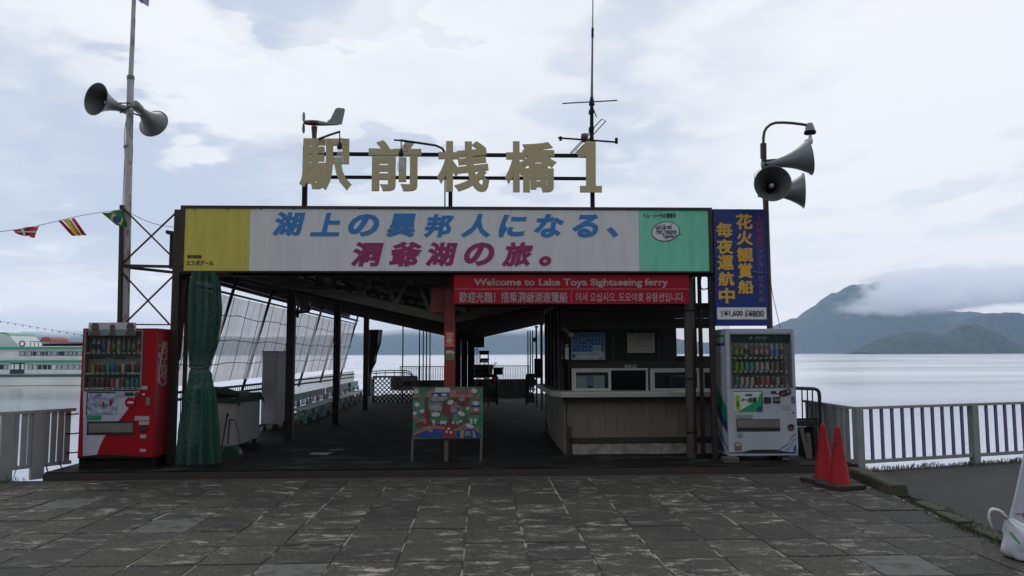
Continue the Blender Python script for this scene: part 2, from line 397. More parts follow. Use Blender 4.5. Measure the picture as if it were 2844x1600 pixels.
dd_ = mr2(mm2('ADD', nq.outputs[0], mm2('MULTIPLY', env_, .26)), .60, .80)
lk_.new(mm2('MULTIPLY', mm2('MULTIPLY', dd_, env_), .040), vv.inputs['Density'])
cl_.build('low_cloud', cm_, kind='stuff')
c3_ = bpy.data.materials.new('shore cloud'); c3_.use_nodes = True; nt_ = c3_.node_tree; nt_.nodes.remove(nt_.nodes['Principled BSDF']); lk_ = nt_.links
vv = nt_.nodes.new('ShaderNodeVolumePrincipled'); vv.inputs['Color'].default_value = (.97, .98, 1, 1); vv.inputs['Anisotropy'].default_value = .5
lk_.new(vv.outputs[0], nt_.nodes['Material Output'].inputs['Volume'])
gp_ = nt_.nodes.new('ShaderNodeNewGeometry').outputs['Position']; sx_ = nt_.nodes.new('ShaderNodeSeparateXYZ'); lk_.new(gp_, sx_.inputs[0])
nq = nt_.nodes.new('ShaderNodeTexNoise'); nq.inputs['Scale'].default_value = .006; nq.inputs['Detail'].default_value = 4; mq = nt_.nodes.new('ShaderNodeMapping'); mq.inputs['Scale'].default_value = (.7, .5, 1.6); lk_.new(gp_, mq.inputs[0]); lk_.new(mq.outputs[0], nq.inputs['Vector'])
zz_ = mm2('ADD', sx_.outputs[2], mm2('MULTIPLY', nq.outputs[0], 90))
lk_.new(mm2('MULTIPLY', mm2('MULTIPLY', mr2(zz_, 112, 170), mr2(sx_.outputs[2], 200, 120)), .0075), vv.inputs['Density'])
q_ = MB(); q_.box((-3200, 2900, 40), (700, 3250, 205)); q_.build('low_cloud', c3_, kind='stuff')
if HAZE:
    vol('haze', (-4600, -140, -4), (4600, 4150, 330), .000125, (.55, .74, 1.0))
# ------------------------------------------------------------------ ground, pier, paving
def slab_mat():
    m = bpy.data.materials.new('exposed aggregate slab'); m.use_nodes = True; nt = m.node_tree; b = nt.nodes['Principled BSDF']; lk = nt.links
    g = nt.nodes.new('ShaderNodeNewGeometry').outputs['Position']
    oi = nt.nodes.new('ShaderNodeObjectInfo').outputs['Random']
    om = nt.nodes.new('ShaderNodeMath'); om.operation = 'MULTIPLY'; lk.new(oi, om.inputs[0]); om.inputs[1].default_value = 60
    oc = nt.nodes.new('ShaderNodeCombineXYZ'); lk.new(om.outputs[0], oc.inputs[2]); oa = nt.nodes.new('ShaderNodeVectorMath'); oa.operation = 'ADD'
    lk.new(g, oa.inputs[0]); lk.new(oc.outputs[0], oa.inputs[1]); gw = g; g = oa.outputs[0]
    def nz(sc, det, st=(1, 1, 1), rgh=.6):
        mp = nt.nodes.new('ShaderNodeMapping'); mp.inputs['Scale'].default_value = st; lk.new(g, mp.inputs[0])
        n = nt.nodes.new('ShaderNodeTexNoise'); n.inputs['Scale'].default_value = sc; n.inputs['Detail'].default_value = det; n.inputs['Roughness'].default_value = rgh
        lk.new(mp.outputs[0], n.inputs['Vector']); return n.outputs[0]
    def ramp(x, lo, hi):
        r = nt.nodes.new('ShaderNodeMapRange'); lk.new(x, r.inputs[0]); r.inputs['From Min'].default_value = lo; r.inputs['From Max'].default_value = hi; return r.outputs[0]
    def mix(f, a, c):
        x = nt.nodes.new('ShaderNodeMix'); x.data_type = 'RGBA'; lk.new(f, x.inputs['Factor'])
        for i, q in ((6, a), (7, c)):
            if isinstance(q, tuple): x.inputs[i].default_value = (*q, 1)
            else: lk.new(q, x.inputs[i])
        return x.outputs[2]
    def mul(a, c):
        x = nt.nodes.new('ShaderNodeMath'); x.operation = 'MULTIPLY'; lk.new(a, x.inputs[0])
        if isinstance(c, float): x.inputs[1].default_value = c
        else: lk.new(c, x.inputs[1])
        return x.outputs[0]
    base = mix(ramp(nz(1.1, 5), .35, .65), (.017, .0155, .012), (.044, .040, .031))
    vo = nt.nodes.new('ShaderNodeTexVoronoi'); vo.inputs['Scale'].default_value = 85; lk.new(g, vo.inputs['Vector'])
    sx = nt.nodes.new('ShaderNodeSeparateColor'); lk.new(vo.outputs['Color'], sx.inputs[0])
    st = mul(ramp(sx.outputs[0], .62, 1.0), .55)
    c = mix(st, base, (.15, .135, .105))
    c = mix(mul(ramp(sx.outputs[1], .7, 1.0), .7), c, (.016, .015, .014))
    sc = mul(ramp(nz(3.6, 10, (1, 2.1, 1), .82), .53, .585), ramp(nz(.9, 3), .42, .58))
    c = mix(sc, c, (.33, .31, .275))
    dk = mul(ramp(nz(2.3, 9, (1, 1.6, 1), .75), .57, .63), .8)
    c = mix(dk, c, (.011, .010, .009))
    hs = nt.nodes.new('ShaderNodeHueSaturation'); lk.new(c, hs.inputs['Color']); lk.new(ramp(oi, -2.2, 1.6), hs.inputs['Value'])
    mm = nt.nodes.new('ShaderNodeMapRange'); lk.new(oi, mm.inputs[0]); mm.inputs['To Min'].default_value = .52; mm.inputs['To Max'].default_value = 1.02; lk.new(mm.outputs[0], hs.inputs['Value'])
    lk.new(hs.outputs[0], b.inputs['Base Color']); b.inputs['Roughness'].default_value = .8
    bp = nt.nodes.new('ShaderNodeBump'); bp.inputs['Strength'].default_value = .6; bp.inputs['Distance'].default_value = .006
    ad = nt.nodes.new('ShaderNodeMath'); lk.new(sx.outputs[0], ad.inputs[0]); lk.new(nz(9, 6), ad.inputs[1]); lk.new(ad.outputs[0], bp.inputs['Height'])
    lk.new(bp.outputs[0], b.inputs['Normal'])
    return m
slabm = slab_mat()
patchm = mat('smooth mortar patch', (.092, .09, .082), .8, col2=(.045, .043, .038), vs=7, bump=.4, thr=(.38, .52))
jointm = mat('sandy joint', (.028, .026, .021), .9, col2=(.22, .21, .185), vs=1.6, thr=(.45, .50))
asph = mat('dark asphalt', (.040, .038, .036), .85, col2=(.024, .023, .022), vs=5, bump=.8, bs=90)
deckm = mat('damp deck painted sheen', (.036, .034, .031), .75, col2=(.009, .0085, .008), vs=2.4, bump=.8, bs=7, spec=.08, thr=(.52, .64), streak=(.8, 1.6, 1))  # paler streaks put the wet sheen into the deck colour
kerbm = mat('mossy kerb stone', (.060, .052, .042), .9, col2=(.03, .04, .018), vs=5, bump=.6, bs=20)

gp = MB()   # ground body
gpts = [(-30, -25), (30, -25), (30, 15), (9.3, 11.45), (6.95, 10.75), (4.98, 10.2), (4.98, 9.98), (-5.4, 9.98), (-5.75, 10.0), (-6.05, 10.1), (-6.35, 9.75), (-7.9, 7.9), (-30, 2)]
gp.prism([(x, y, -.03) for x, y in gpts], (0, 0, -2.6))
ground = gp.build('ground', asph, kind='structure')
pv = MB(); pv.prism([(-6.4, 9.93, -.028), (-7.6, 8.2, -.028), (-9, -8, -.028), (3.2, -8, -.028), (3.9, 3, -.028), (4.2, 6, -.028), (4.52, 8.4, -.028), (4.62, 9.93, -.028)], (0, 0, .022))
pav = pv.build('pavement', jointm, kind='structure')
DX, DY = .4935, .546
def slab_mesh(k):
    rnd = random.Random(k); mb = MB(); w, d = DX/2-.004, DY/2-.004
    pts = []
    for x, y in ((-w, -d), (0, -d), (w, -d), (w, 0), (w, d), (0, d), (-w, d), (-w, 0)):
        pts.append((x*(1-rnd.random()*.022), y*(1-rnd.random()*.022)))
    if k % 4 == 0: pts[2] = (pts[2][0]-.02, pts[2][1]+.008)
    if k % 5 == 0: pts[6] = (pts[6][0]+.012, pts[6][1]-.02)
    n = 8; top = [(x*.985, y*.985, rnd.uniform(-.0015, .0015)) for x, y in pts]; mid = [(x, y, -.006) for x, y in pts]; bot = [(x, y, -.05) for x, y in pts]
    mb.add(top+mid+bot+[(0, 0, 0)], [(i, (i+1) % n, 24) for i in range(n)]+[(n+i, n+(i+1) % n, (i+1) % n, i) for i in range(n)]+[(2*n+i, 2*n+(i+1) % n, n+(i+1) % n, n+i) for i in range(n)])
    me = bpy.data.meshes.new('paving_slab'); me.from_pydata(mb.v, [], mb.f); me.update(); return me
SM = [slab_mesh(k) for k in range(14)]
for me in SM: me.materials.append(slabm)
SMP = [SM[i].copy() for i in (1, 3, 7)]
for me in SMP: me.materials.clear(); me.materials.append(patchm)
def kerbx(y):   # right edge of the paving
    return 3.2 + .0 if y < -5 else (4.62-(9.93-y)*.09)
def leftx(y): return -6.35-(9.75-y)*.62 if y > 8.2 else -7.4-(8.2-y)*.05
patches = set()
for (x, y) in ((797, 1575), (2450, 1548), (242, 1392), (540, 1455)):
    g = G(x, y); patches.add((round((g.x+.13)/DX-.5), round((9.75-g.y)/DY-.5)))
far_slabs = MB(); cnt = 0
for r in range(0, 26):
    for c in range(-17, 11):
        x = -.13+(c+.5)*DX; y = 9.75-(r+.5)*DY
        e0, e1 = max(x-DX/2, leftx(y)+.04), min(x+DX/2, kerbx(y)-.02)
        if e1-e0 < .10: continue
        kx = (e1-e0)/DX; x = (e0+e1)/2
        fwd = y; vis = abs(x-fwd*.04) < fwd*.70+.35 and y > 4.6
        tz = random.uniform(-.004, .004); rx, ry = random.uniform(-.006, .006), random.uniform(-.006, .006)
        if vis and cnt < 300:
            cnt += 1
            me = SMP[(r+c) % 3] if (c, r) in patches else SM[(r*5+c*3) % 14]
            o = bpy.data.objects.new('paving_slab', me); COL.objects.link(o); o.parent = pav
            o.location = (x, y, tz); o.scale = (kx, 1, 1); o.rotation_euler = (rx, ry, (r*7+c*3) % 4*0 + random.uniform(-.006, .006))
        else:
            me = SM[(r*5+c*3) % 14]
            far_slabs.add([(x+v.co.x*kx, y+v.co.y, tz+v.co.z) for v in me.vertices], [tuple(p.vertices) for p in me.polygons])
far_slabs.build('paving_slab_field', slabm, pav, kind='stuff')
# concrete strip at the foot of the step
sb = MB(); sb.box((-6.2, 9.765, -.03), (4.55, 9.945, -.002)); sb.build('edging_strip', mat('edging concrete', (.045, .043, .038), .85, var=.4, vs=4, bump=.4), pav)
# pale mortar smears on the paving edge, left
ms = MB()
for a in ((185, 1343, 260, 1338, 5), (260, 1338, 335, 1342, 4)):
    p, q = G(a[0], a[1]), G(a[2], a[3]); ms.bar(p+Vector((0, 0, .003)), q+Vector((0, 0, .003)), .035, .004)
ms.build('mortar_smear', patchm, pav)
# kerbs
def kerb(pts, name_parent, seed, w=.15, h=.10):
    rnd = random.Random(seed)
    for i in range(len(pts)-1):
        a, b = Vector((*pts[i], 0)), Vector((*pts[i+1], 0)); d = (b-a)
        n = max(1, round(d.length/.62))
        for j in range(n):
            p = a+d*(j/n)+d.normalized()*.012; q = a+d*((j+1)/n)-d.normalized()*.012
            p.z = h/2-.03+rnd.uniform(-.015, .01); q.z = h/2-.03+rnd.uniform(-.015, .01)
            mb = MB(); k = 5; off = Vector((rnd.uniform(-.015, .015), 0, 0))
            s_ = d.cross(Vector((0, 0, 1))).normalized()*w/2; vs = []; fs = []
            for t in range(k+1):
                c = p.lerp(q, t/k)+off
                ww = .9 if t in (0, k) else 1
                for u, v in ((-1, -1), (-1, .7), (-.75, 1), (.75, 1), (1, .7), (1, -1)):
                    vs.append(c+s_*u*ww+Vector((rnd.uniform(-.006, .006), rnd.uniform(-.006, .006), v*(h/2)*(ww)+rnd.uniform(-.006, .006))))
            for t in range(k):
                for u in range(6): fs.append((t*6+u, t*6+(u+1) % 6, (t+1)*6+(u+1) % 6, (t+1)*6+u))
            fs += [tuple(range(6)), tuple(range(k*6, k*6+6))[::-1]]
            mb.add(vs, fs); mb.build('kerb_stone', kerbm, name_parent, bevel=.008)
kerb([(4.72, 9.7), (4.66, 8.95), (4.58, 8.35)], pav, 3, w=.2, h=.15)
kerb([(4.52, 7.9), (4.38, 6.9), (4.28, 6.0), (4.1, 4.5), (3.9, 3.0)], pav, 5, w=.13, h=.06)
kerb([(-6.3, 9.45), (-6.9, 8.6), (-7.6, 7.6), (-7.75, 6.0)], pav, 4, w=.16, h=.09)
# right asphalt yard, a hair above the ground body
ya = MB(); ya.prism([(4.7, 9.95, -.005), (4.66, 8.3, -.005), (4.42, 6.8, -.005), (4.2, 4.6, -.005), (3.9, 2, -.005), (12, 2, -.005), (12, 12.0, -.005), (9.2, 11.3, -.005), (6.9, 10.62, -.005), (5.0, 10.05, -.005)], (0, 0, -.02))
ya.build('asphalt_yard', asph, kind='structure')
# grass and weeds
gm = mat('dull weeds', (.040, .062, .022), .8, col2=(.060, .048, .026), vs=6)
gr = MB(); rnd = random.Random(8)
def tuft(x, y, h, n, sp):
    for i in range(n):
        a = rnd.uniform(0, 6.28); px, py = x+rnd.gauss(0, sp), y+rnd.gauss(0, sp); w = .003; l = h*rnd.uniform(.4, 1.15)
        dx, dy = math.cos(a), math.sin(a); t = rnd.uniform(.1, .7)*l
        gr.add([(px-dy*w, py+dx*w, -.02), (px+dy*w, py-dx*w, -.02), (px+dx*t*.4+dy*w*.8, py+dy*t*.4, l*.6), (px+dx*t, py+dy*t, l)], [(0, 1, 2), (0, 2, 3)])
def along(a, b, step, h, n, sp):
    a, b = Vector(a), Vector(b); k = int((b-a).length/step)
    for i in range(k):
        p = a.lerp(b, i/k); tuft(p.x+rnd.gauss(0, .04), p.y+rnd.gauss(0, .04), h*rnd.uniform(.5, 1.4), n, sp)
along((5.0, 10.02), (9.2, 11.28), .04, .05, 14, .05)
along((4.8, 9.7), (4.6, 8.2), .07, .03, 8, .05); along((4.55, 8.0), (4.25, 6.2), .02, .028, 16, .05); along((4.4, 7.4), (4.1, 5.2), .02, .03, 16, .045)
along((-6.3, 9.75), (-7.8, 7.8), .02, .07, 16, .12); along((-6.1, 9.85), (-6.8, 9.0), .02, .10, 14, .10); along((-6.0, 9.85), (-6.7, 9.25), .012, .17, 10, .08); along((-5.75, 9.9), (-6.3, 9.9), .03, .05, 10, .05)
gr.build('grass', gm, kind='stuff')

# pier: deck with a painted step edge
dk = MB(); dk.box((-5.42, 9.95, -.25), (4.9, 11.6, .10)); dk.box((-4.6, 11.6, -.25), (4.3, 27.4, .10))
deck = dk.build('pier_deck', deckm, kind='structure')
se = MB(); se.box((-5.43, 9.93, -.02), (4.91, 9.948, .085)); se.build('step_face', mat('worn red step paint', (.028, .022, .020), .7, col2=(.085, .012, .014), vs=2.2, thr=(.34, .44), streak=(.5, 1, 4)), deck)
for x in (-4.9, -2.2, .5, 3.6):
    for y in (11.2, 15.5, 20, 26.5):
        b = MB(); b.lathe([(.15, -3), (.15, -.25)], (x if y > 12 else x*1.0, y, 0), n=12); b.build('pile', concrete, deck)
pu = MB()   # shallow puddles on the deck
pm_ = mat('still rain puddle', (.01, .01, .01), .28, spec=.45, bump=.5, bs=9)
def puddle(cx, cy, rx, ry, seed):
    n = 26; pts = []
    for i in range(n):
        t = 6.283*i/n; k = 1+.75*noise.noise(Vector((math.cos(t)*1.3+seed, math.sin(t)*1.3, seed)))
        pts.append((cx+rx*k*math.cos(t), cy+ry*k*math.sin(t), .1035))
    pu.prism(pts, (0, 0, -.003))
for x, y, rx, ry, s_ in ((893, 1260, .17, .12, 1), (930, 1250, .12, .035, 3)):
    g = G(x, y, .1); puddle(g.x, g.y, rx, ry, s_*3.3)
pu.build('puddle', pm_, deck, kind='stuff')
# far end of the pier: low grey wall, open platform beyond
fw = MB(); fe = MB()
DOCK = thing('quay_wall', 'low dark grey wall closing the far end of the pier, lake behind it', 'wall', (0, 25.9, .1))
pbox(fw, 1157, 1056, 1240, 1115, 25.9, .1); fw.build('wall_panel', mat('grey pier wall', (.09, .09, .088), .7, var=.3, vs=2), DOCK)
fw = MB(); pbox(fw, 1300, 1053, 1470, 1112, 25.9, .1); fw.build('wall_panel', MATS['grey pier wall'], DOCK)
fs_ = MB(); pbox(fs_, 1050, 1112, 1480, 1128, 25.6, .3); fs_.build('wall_footing', concrete, DOCK)
nb = MB(); pbox(nb, 1405, 1056, 1438, 1080, 25.86, .02); nn = nb.build('notice', mat('dull notice', (.12, .12, .13), .6, var=.3, vs=6), DOCK)
nb = MB()
for i in range(4): pbox(nb, 1409, 1060+i*5, 1434-(i % 2)*6, 1062+i*5, 25.85, .01)
nb.build('notice_print', tnavy, nn)
nb = MB(); pbox(nb, 1183, 1060, 1218, 1077, 25.86, .02); nb.build('notice', MATS['dull notice'], DOCK)

# ------------------------------------------------------------------ shelter of the pier: columns, trusses, roof
VX, ZC, SL, SR = -.43, 1.98, .225, .225
def zc(x): return ZC+(SL*(VX-x) if x < VX else SR*(x-VX))
def zt(x): return 2.64+(.155*(VX-x) if x < VX else .17*(x-VX))
SH = thing('pier_shelter', 'dark steel pier shelter with a valley roof on trusses', 'shelter', (0, 10.8, .1))
def column(xp, yp, Y, w, z0, z1, m, label=None, rnd_=False):
    x = P(xp, yp, Y).x; b = MB()
    if rnd_: b.lathe([(w/2, z0), (w/2, z1)], (x, Y, 0), n=16)
    else: b.box((x-w/2, Y-w/2, z0), (x+w/2, Y+w/2, z1))
    return b.build('column', m, SH, label=label, bevel=0 if rnd_ else .006), x
column(489, 850, 10.68, .10, .1, 3.55, brown)
column(518, 900, 10.80, .05, .1, 2.68, brown)
b = MB(); b.bar(P(514, 762, 10.74), P(492, 1000, 10.74), .07); b.build('brace', brown, SH)
CC, cx_ = column(1249, 1000, 10.95, .15, .74, 2.7, redc, 'red painted centre column with stickers')
column(1249, 1000, 10.95, .15, .1, .739, brown)
column(1238, 765, 10.8, .05, 2.5, 3.0, dark)
for xp, Y in ((807, 13.4), (935.5, 16.4), (1016.5, 20.6)):
    x = P(xp, 1000, Y).x; b = MB(); b.box((x-.065, Y-.065, .1), (x+.065, Y+.065, zc(x)+.2)); b.build('column', brown, SH)
RC, _ = column(1916, 1000, 10.75, .145, .1, 2.7, mat('rusty column paint', (.045, .036, .030), .55, col2=(.14, .02, .02), vs=5, thr=(.30, .36)), rnd_=True)
column(1947, 1000, 10.9, .05, .1, 2.75, brown)
column(1977, 900, 10.66, .075, .1, 3.6, brown)
for Y, x in ((14, 3.9), (18, 3.9), (22, 3.9), (25.4, 3.9)):
    b = MB(); b.box((x-.06, Y-.06, .1), (x+.06, Y+.06, zc(x)+.1)); b.build('column', brown, SH)
trm = mat('truss steel', (.060, .050, .042), .6, var=.35, vs=5)
XL, XR = -4.35, 4.0
ti = 0
for Y in (11.05, 13.5, 16.4, 19.4, 22.4, 25.4):
    b = MB(); b.bar((XL, Y, zc(XL)+.06), (VX-.05, Y, zc(VX-.05)+.06), .08, .12); b.bar((VX+.05, Y, zc(VX+.05)+.06), (XR, Y, zc(XR)+.06), .08, .12); b.build('truss_chord', trm, SH)
    b = MB(); b.bar((XL, Y, zt(XL)-.06), (VX-.05, Y, zt(VX)-.06), .08, .10); b.bar((VX+.05, Y, zt(VX)-.06), (XR, Y, zt(XR)-.06), .08, .10); b.build('truss_chord', trm, SH)
    b = MB()
    for side in (-1, 1):
        xe = XL if side < 0 else XR; n = 8
        for i in range(n):
            xa = VX+(xe-VX)*(i+.25)/n; xm = VX+(xe-VX)*(i+.6)/n; xb = VX+(xe-VX)*(i+1.0)/n
            yy = Y+(.012 if i % 2 else 0)
            b.bar((xa, yy-.02, zt(xa)-.1), (xm, yy-.02, zc(xm)+.1), .04, .05); b.bar((xb, yy+.02, zt(xb)-.1), (xm, yy+.02, zc(xm)+.1), .04, .05)
    b.build('truss_web', trm, SH)
    if ti == 0:
        b = MB(); pbox(b, 1196, 800, 1233, 868, Y-.06, .012); b.build('gusset_plate', redc, SH)
    ti += 1
rp = MB(); a, b_ = (XL-.1, zt(XL-.1)), (VX, zt(VX))
rp.prism([(a[0], 10.95, a[1]), (b_[0], 10.95, b_[1]), (b_[0], 25.6, b_[1]), (a[0], 25.6, a[1])], (0, 0, .05)); rp.build('roof_panel', rooft, SH)
rp = MB(); rp.prism([(VX+.002, 10.95, zt(VX)), (XR+.2, 10.95, zt(XR+.2)), (XR+.2, 25.6, zt(XR+.2)), (VX+.002, 25.6, zt(VX))], (0, 0, .05)); rp.build('roof_panel', rooft, SH)
for sx in (-1, 1):   # purlins
    for k in range(5):
        x = VX+sx*(.7+.8*k)
        b = MB(); b.bar((x, 10.98, zt(x)-.03), (x, 25.5, zt(x)-.03), .05, .05); b.build('purlin', trm, SH)
b = MB(); b.box((XL-.06, 11.0, 2.77), (XL+.04, 25.6, 3.25)); b.build('eave_board', rooft, SH)
b = MB(); b.box((XR, 11.0, zc(XR)), (XR+.06, 25.6, zt(XR)-.01)); b.build('eave_board', rooft, SH)
for x0, x1 in ((XL, VX), (VX, XR)):
    b = MB(); b.prism([(x0, 25.5, zc(x0)), (x1, 25.5, zc(x1)), (x1, 25.5, zt(x1)-.005), (x0, 25.5, zt(x0)-.005)], (0, .05, 0)); b.build('gable_board', rooft, SH)
# beam right under the main sign, header behind the red sign
b = MB(); pbox(b, 500, 757, 1975, 767, 10.62, .08); b.build('sign_beam', dark, SH)
b = MB(); pbox(b, 1262, 842, 1975, 852, 10.80, .05); b.build('header_rail', dark, SH)
b = MB()
for (x0, y0), (x1, y1), sag, Y in (((505, 760), (640, 775), 16, 10.6), ((640, 775), (1230, 790), 22, 10.9), ((1262, 850), (1560, 858), 10, 11.25), ((1560, 858), (1905, 862), 8, 11.25)):
    b.tube([P(x0+(x1-x0)*t/10, y0+(y1-y0)*t/10+sag*math.sin(math.pi*t/10), Y) for t in range(11)], .005, 5)
b.tube([P(1927, 780, 10.7), P(1930, 900, 10.68), P(1931, 1100, 10.67), P(1933, 1255, 10.66)], .012, 7)
b.build('wiring', dark, SH, kind='stuff')
for y in (863, 1052, 1200):
    b = MB(); xx = P(1916, 1000, 10.75).x; zq = P(1916, y, 10.75).z; b.lathe([(.080, -.012), (.080, .012)], (xx, 10.75, zq), n=16); b.build('pipe_clamp', dark, SH)
# stickers on the red column
def sticker(x0, y0, x1, y1, m, nm='sticker', parent=None, Y=10.95-.08):
    b = MB(); pbox(b, x0, y0, x1, y1, Y, .003); return b.build(nm, m, parent or CC)
s1 = sticker(1236, 921, 1262, 964, mat('orange sticker', (.55, .05, .02), .4))
b = MB(); ell(b, 1248.5, 946, 8.5, 8.5, 10.866); b.build('sticker_ring', mat('pale print', (.55, .42, .36), .5), s1)
b = MB(); ell(b, 1248.5, 946, 6, 6, 10.862); b.build('sticker_ring', MATS['orange sticker'], s1)
b = MB(); flat(b, [(1248.5, 952), (1243.5, 946), (1244, 942.5), (1246.5, 941.5), (1248.5, 943.5), (1250.5, 941.5), (1253, 942.5), (1253.5, 946)], 10.858); b.build('sticker_heart', MATS['pale print'], s1)
b = MB()
for i in range(3): pbox(b, 1240, 925+i*4, 1258, 927+i*4, 10.866, .002)
pbox(b, 1238, 958, 1260, 960, 10.866, .002); b.build('sticker_lines', MATS['pale print'], s1)
s2 = sticker(1238, 972, 1262, 1000, mat('picture sticker', (.20, .20, .12), .5, col2=(.05, .14, .08), vs=25))
b = MB(); flat(b, [(1239, 974), (1252, 973), (1262, 979), (1262, 983), (1250, 980), (1240, 983)], 10.866); b.build('sticker_swoosh', MATS['pale print'], s2)

# ------------------------------------------------------------------ side screen on the left
XW0, XW1 = -4.36, -4.02        # foot and head of the leaning screen
ZB, ZTP = 1.10, 2.64
SCN = thing('side_screen', 'clear plastic wind screen with rope net and slanting bars on the left', 'wind screen', (XW0, 12, .1))
fm = bpy.data.materials.new('hazy plastic sheet'); fm.use_nodes = True; nt_ = fm.node_tree; pb = nt_.nodes['Principled BSDF']
pb.inputs['Base Color'].default_value = (.55, .53, .52, 1); pb.inputs['Roughness'].default_value = .4
tr = nt_.nodes.new('ShaderNodeBsdfTransparent'); tr.inputs[0].default_value = (.80, .79, .79, 1)
tl = nt_.nodes.new('ShaderNodeBsdfTranslucent'); tl.inputs[0].default_value = (.55, .53, .52, 1)
m1 = nt_.nodes.new('ShaderNodeMixShader'); m2 = nt_.nodes.new('ShaderNodeMixShader'); m1.inputs[0].default_value = .7
nt_.links.new(pb.outputs[0], m1.inputs[1]); nt_.links.new(tl.outputs[0], m1.inputs[2])
ge = nt_.nodes.new('ShaderNodeNewGeometry'); mp_ = nt_.nodes.new('ShaderNodeMapping'); mp_.inputs['Scale'].default_value = (1, 5, .35); nt_.links.new(ge.outputs['Position'], mp_.inputs[0])
nz_ = nt_.nodes.new('ShaderNodeTexNoise'); nz_.inputs['Scale'].default_value = 2.5; nz_.inputs['Detail'].default_value = 6; nz_.inputs['Roughness'].default_value = .7; nt_.links.new(mp_.outputs[0], nz_.inputs['Vector'])
mr_ = nt_.nodes.new('ShaderNodeMapRange'); nt_.links.new(nz_.outputs[0], mr_.inputs[0]); mr_.inputs['From Min'].default_value = .35; mr_.inputs['From Max'].default_value = .7; mr_.inputs['To Min'].default_value = .38; mr_.inputs['To Max'].default_value = .85
nt_.links.new(mr_.outputs[0], m2.inputs[0]); nt_.links.new(tr.outputs[0], m2.inputs[1]); nt_.links.new(m1.outputs[0], m2.inputs[2]); nt_.links.new(m2.outputs[0], nt_.nodes['Material Output'].inputs[0])
barY = [10.9, 12.7, 14.9, 17.2, 19.6, 22.2, 25.2]
def xw(z): return XW0+(XW1-XW0)*(z-ZB)/(ZTP-ZB)
for i in range(len(barY)-1):
    ya_, yb_ = barY[i]+.04, barY[i+1]-.04; ny, nz2 = 14, 8; vs = []; fs = []
    for j in range(nz2+1):
        z = ZB+(ZTP-.14-ZB)*j/nz2
        for k in range(ny+1):
            y = ya_+(yb_-ya_)*k/ny
            vs.append((xw(z)-.03+.025*noise.noise(Vector((y*1.4, z*.7, 3))), y, z))
    for j in range(nz2):
        for k in range(ny): fs.append((j*(ny+1)+k, j*(ny+1)+k+1, (j+1)*(ny+1)+k+1, (j+1)*(ny+1)+k))
    b = MB(); b.add(vs, fs, True); b.build('plastic_sheet', fm, SCN)
for Y in barY:
    b = MB(); b.tube([(xw(ZTP+.18), Y, ZTP+.18), (xw(ZB-.9)*1.0, Y, ZB-.35)], .028); b.build('slanting_bar', dark, SCN)
b = MB(); b.bar((XW1+.01, 10.9, ZTP), (XW1+.01, 25.3, ZTP), .045, .05); b.build('top_rail', dark, SCN)
b = MB(); b.bar((XW1-.02, 10.9, ZTP-.11), (XW1-.02, 25.3, ZTP-.11), .03, .03); b.build('top_rail', dark, SCN)
b = MB()    # rope net
for z0 in (1.42, 1.80, 2.20):
    pts = []
    for i in range(80):
        y = 10.9+(25.2-10.9)*i/79; pts.append((xw(z0)+.02, y, z0-.03*abs(math.sin((y-10.9)*1.36))+.02*noise.noise(Vector((y*1.7, z0, 0)))))
    b.tube(pts, .0065, 5)
y = 11.15
while y < 25.2:
    b.tube([(xw(ZTP-.12)+.02, y, ZTP-.12), (xw(1.9)+.03, y+.03*noise.noise(Vector((y, 1, 0))), 1.9), (xw(ZB)+.02, y+.06*noise.noise(Vector((y*3, 2, 0))), ZB)], .005, 5); y += .80
b.build('rope_net', dark, SCN)
# railing under the screen
RL = thing('pier_railing', 'black pier railing with close bars under the plastic wind screen', 'railing', (-4.25, 12, .1))
xr = -4.22
def zr(y): return 1.02-(y-12)*.009
for k, dz in enumerate((0, -.10)):
    b = MB(); b.bar((xr, 11.0, zr(11)+dz), (xr, 26.0, zr(26)+dz), .04, .035); b.build('rail', dark, RL)
b = MB(); b.bar((xr, 11.0, .2), (xr, 26.0, .2), .04, .035); b.build('rail', dark, RL)
y = 11.1
bm_ = MB(); bm_.tube([(xr, 0, .2), (xr, 0, 1.0)], .006, 6)
b0 = None
while y < 26:
    if b0 is None: b0 = bm_.build('baluster', dark, RL); bl = b0
    else: bl = b0.copy(); COL.objects.link(bl)
    bl.location = (0, y, 0)
    y += .115
# ------------------------------------------------------------------ ticket booth
BT = thing('ticket_booth', 'dark wooden ticket booth with white counter and sliding windows under the shelter', 'ticket booth', (2.6, 11.6, .1))
XS = P(1566, 1180, 11.25).x
XE = P(1990, 1100, 11.25).x+.35
YC = 11.25       # counter front
YW = 11.62       # window wall
b = MB()
n = 14; wd = (XE-XS-.05)/n
bd = random.Random(2)
for i in range(n):
    b = MB(); b.box((XS+.05+i*wd+.0015, YC+.02+bd.uniform(0, .003), .33), (XS+.05+(i+1)*wd-.0015, YC+.05, .905)); b.build('panel_board', frontp, BT)
b = MB(); b.box((XS+.02, YC+.055, .12), (XE, YC+.08, .9)); b.build('front_backing', dark, BT)
b = MB(); b.box((XS+.09, YC-.0, .255), (XE, YC+.045, .325)); b.build('kick_board', dwood, BT)
b = MB()
pl = [(XS+.12, YC+.03, .1)]
k = 40
top = []
for i in range(k+1):
    x = XS+.12+(XE-XS-.12)*i/k; b.add([], [])
for i in range(k):
    x0 = XS+.12+(XE-XS-.12)*i/k; x1 = XS+.12+(XE-XS-.12)*(i+1)/k
    w0 = .05*noise.noise(Vector((x0*2.5, 0, 1))); w1 = .05*noise.noise(Vector((x1*2.5, 0, 1)))
    b.add([(x0, YC-.05+w0, .101), (x1, YC-.05+w1, .101), (x1, YC+.02, .25), (x0, YC+.02, .25), (x0, YC+.06, .25), (x1, YC+.06, .25)], [(0, 1, 2, 3), (3, 2, 5, 4)])
b.build('plinth', concrete, BT)
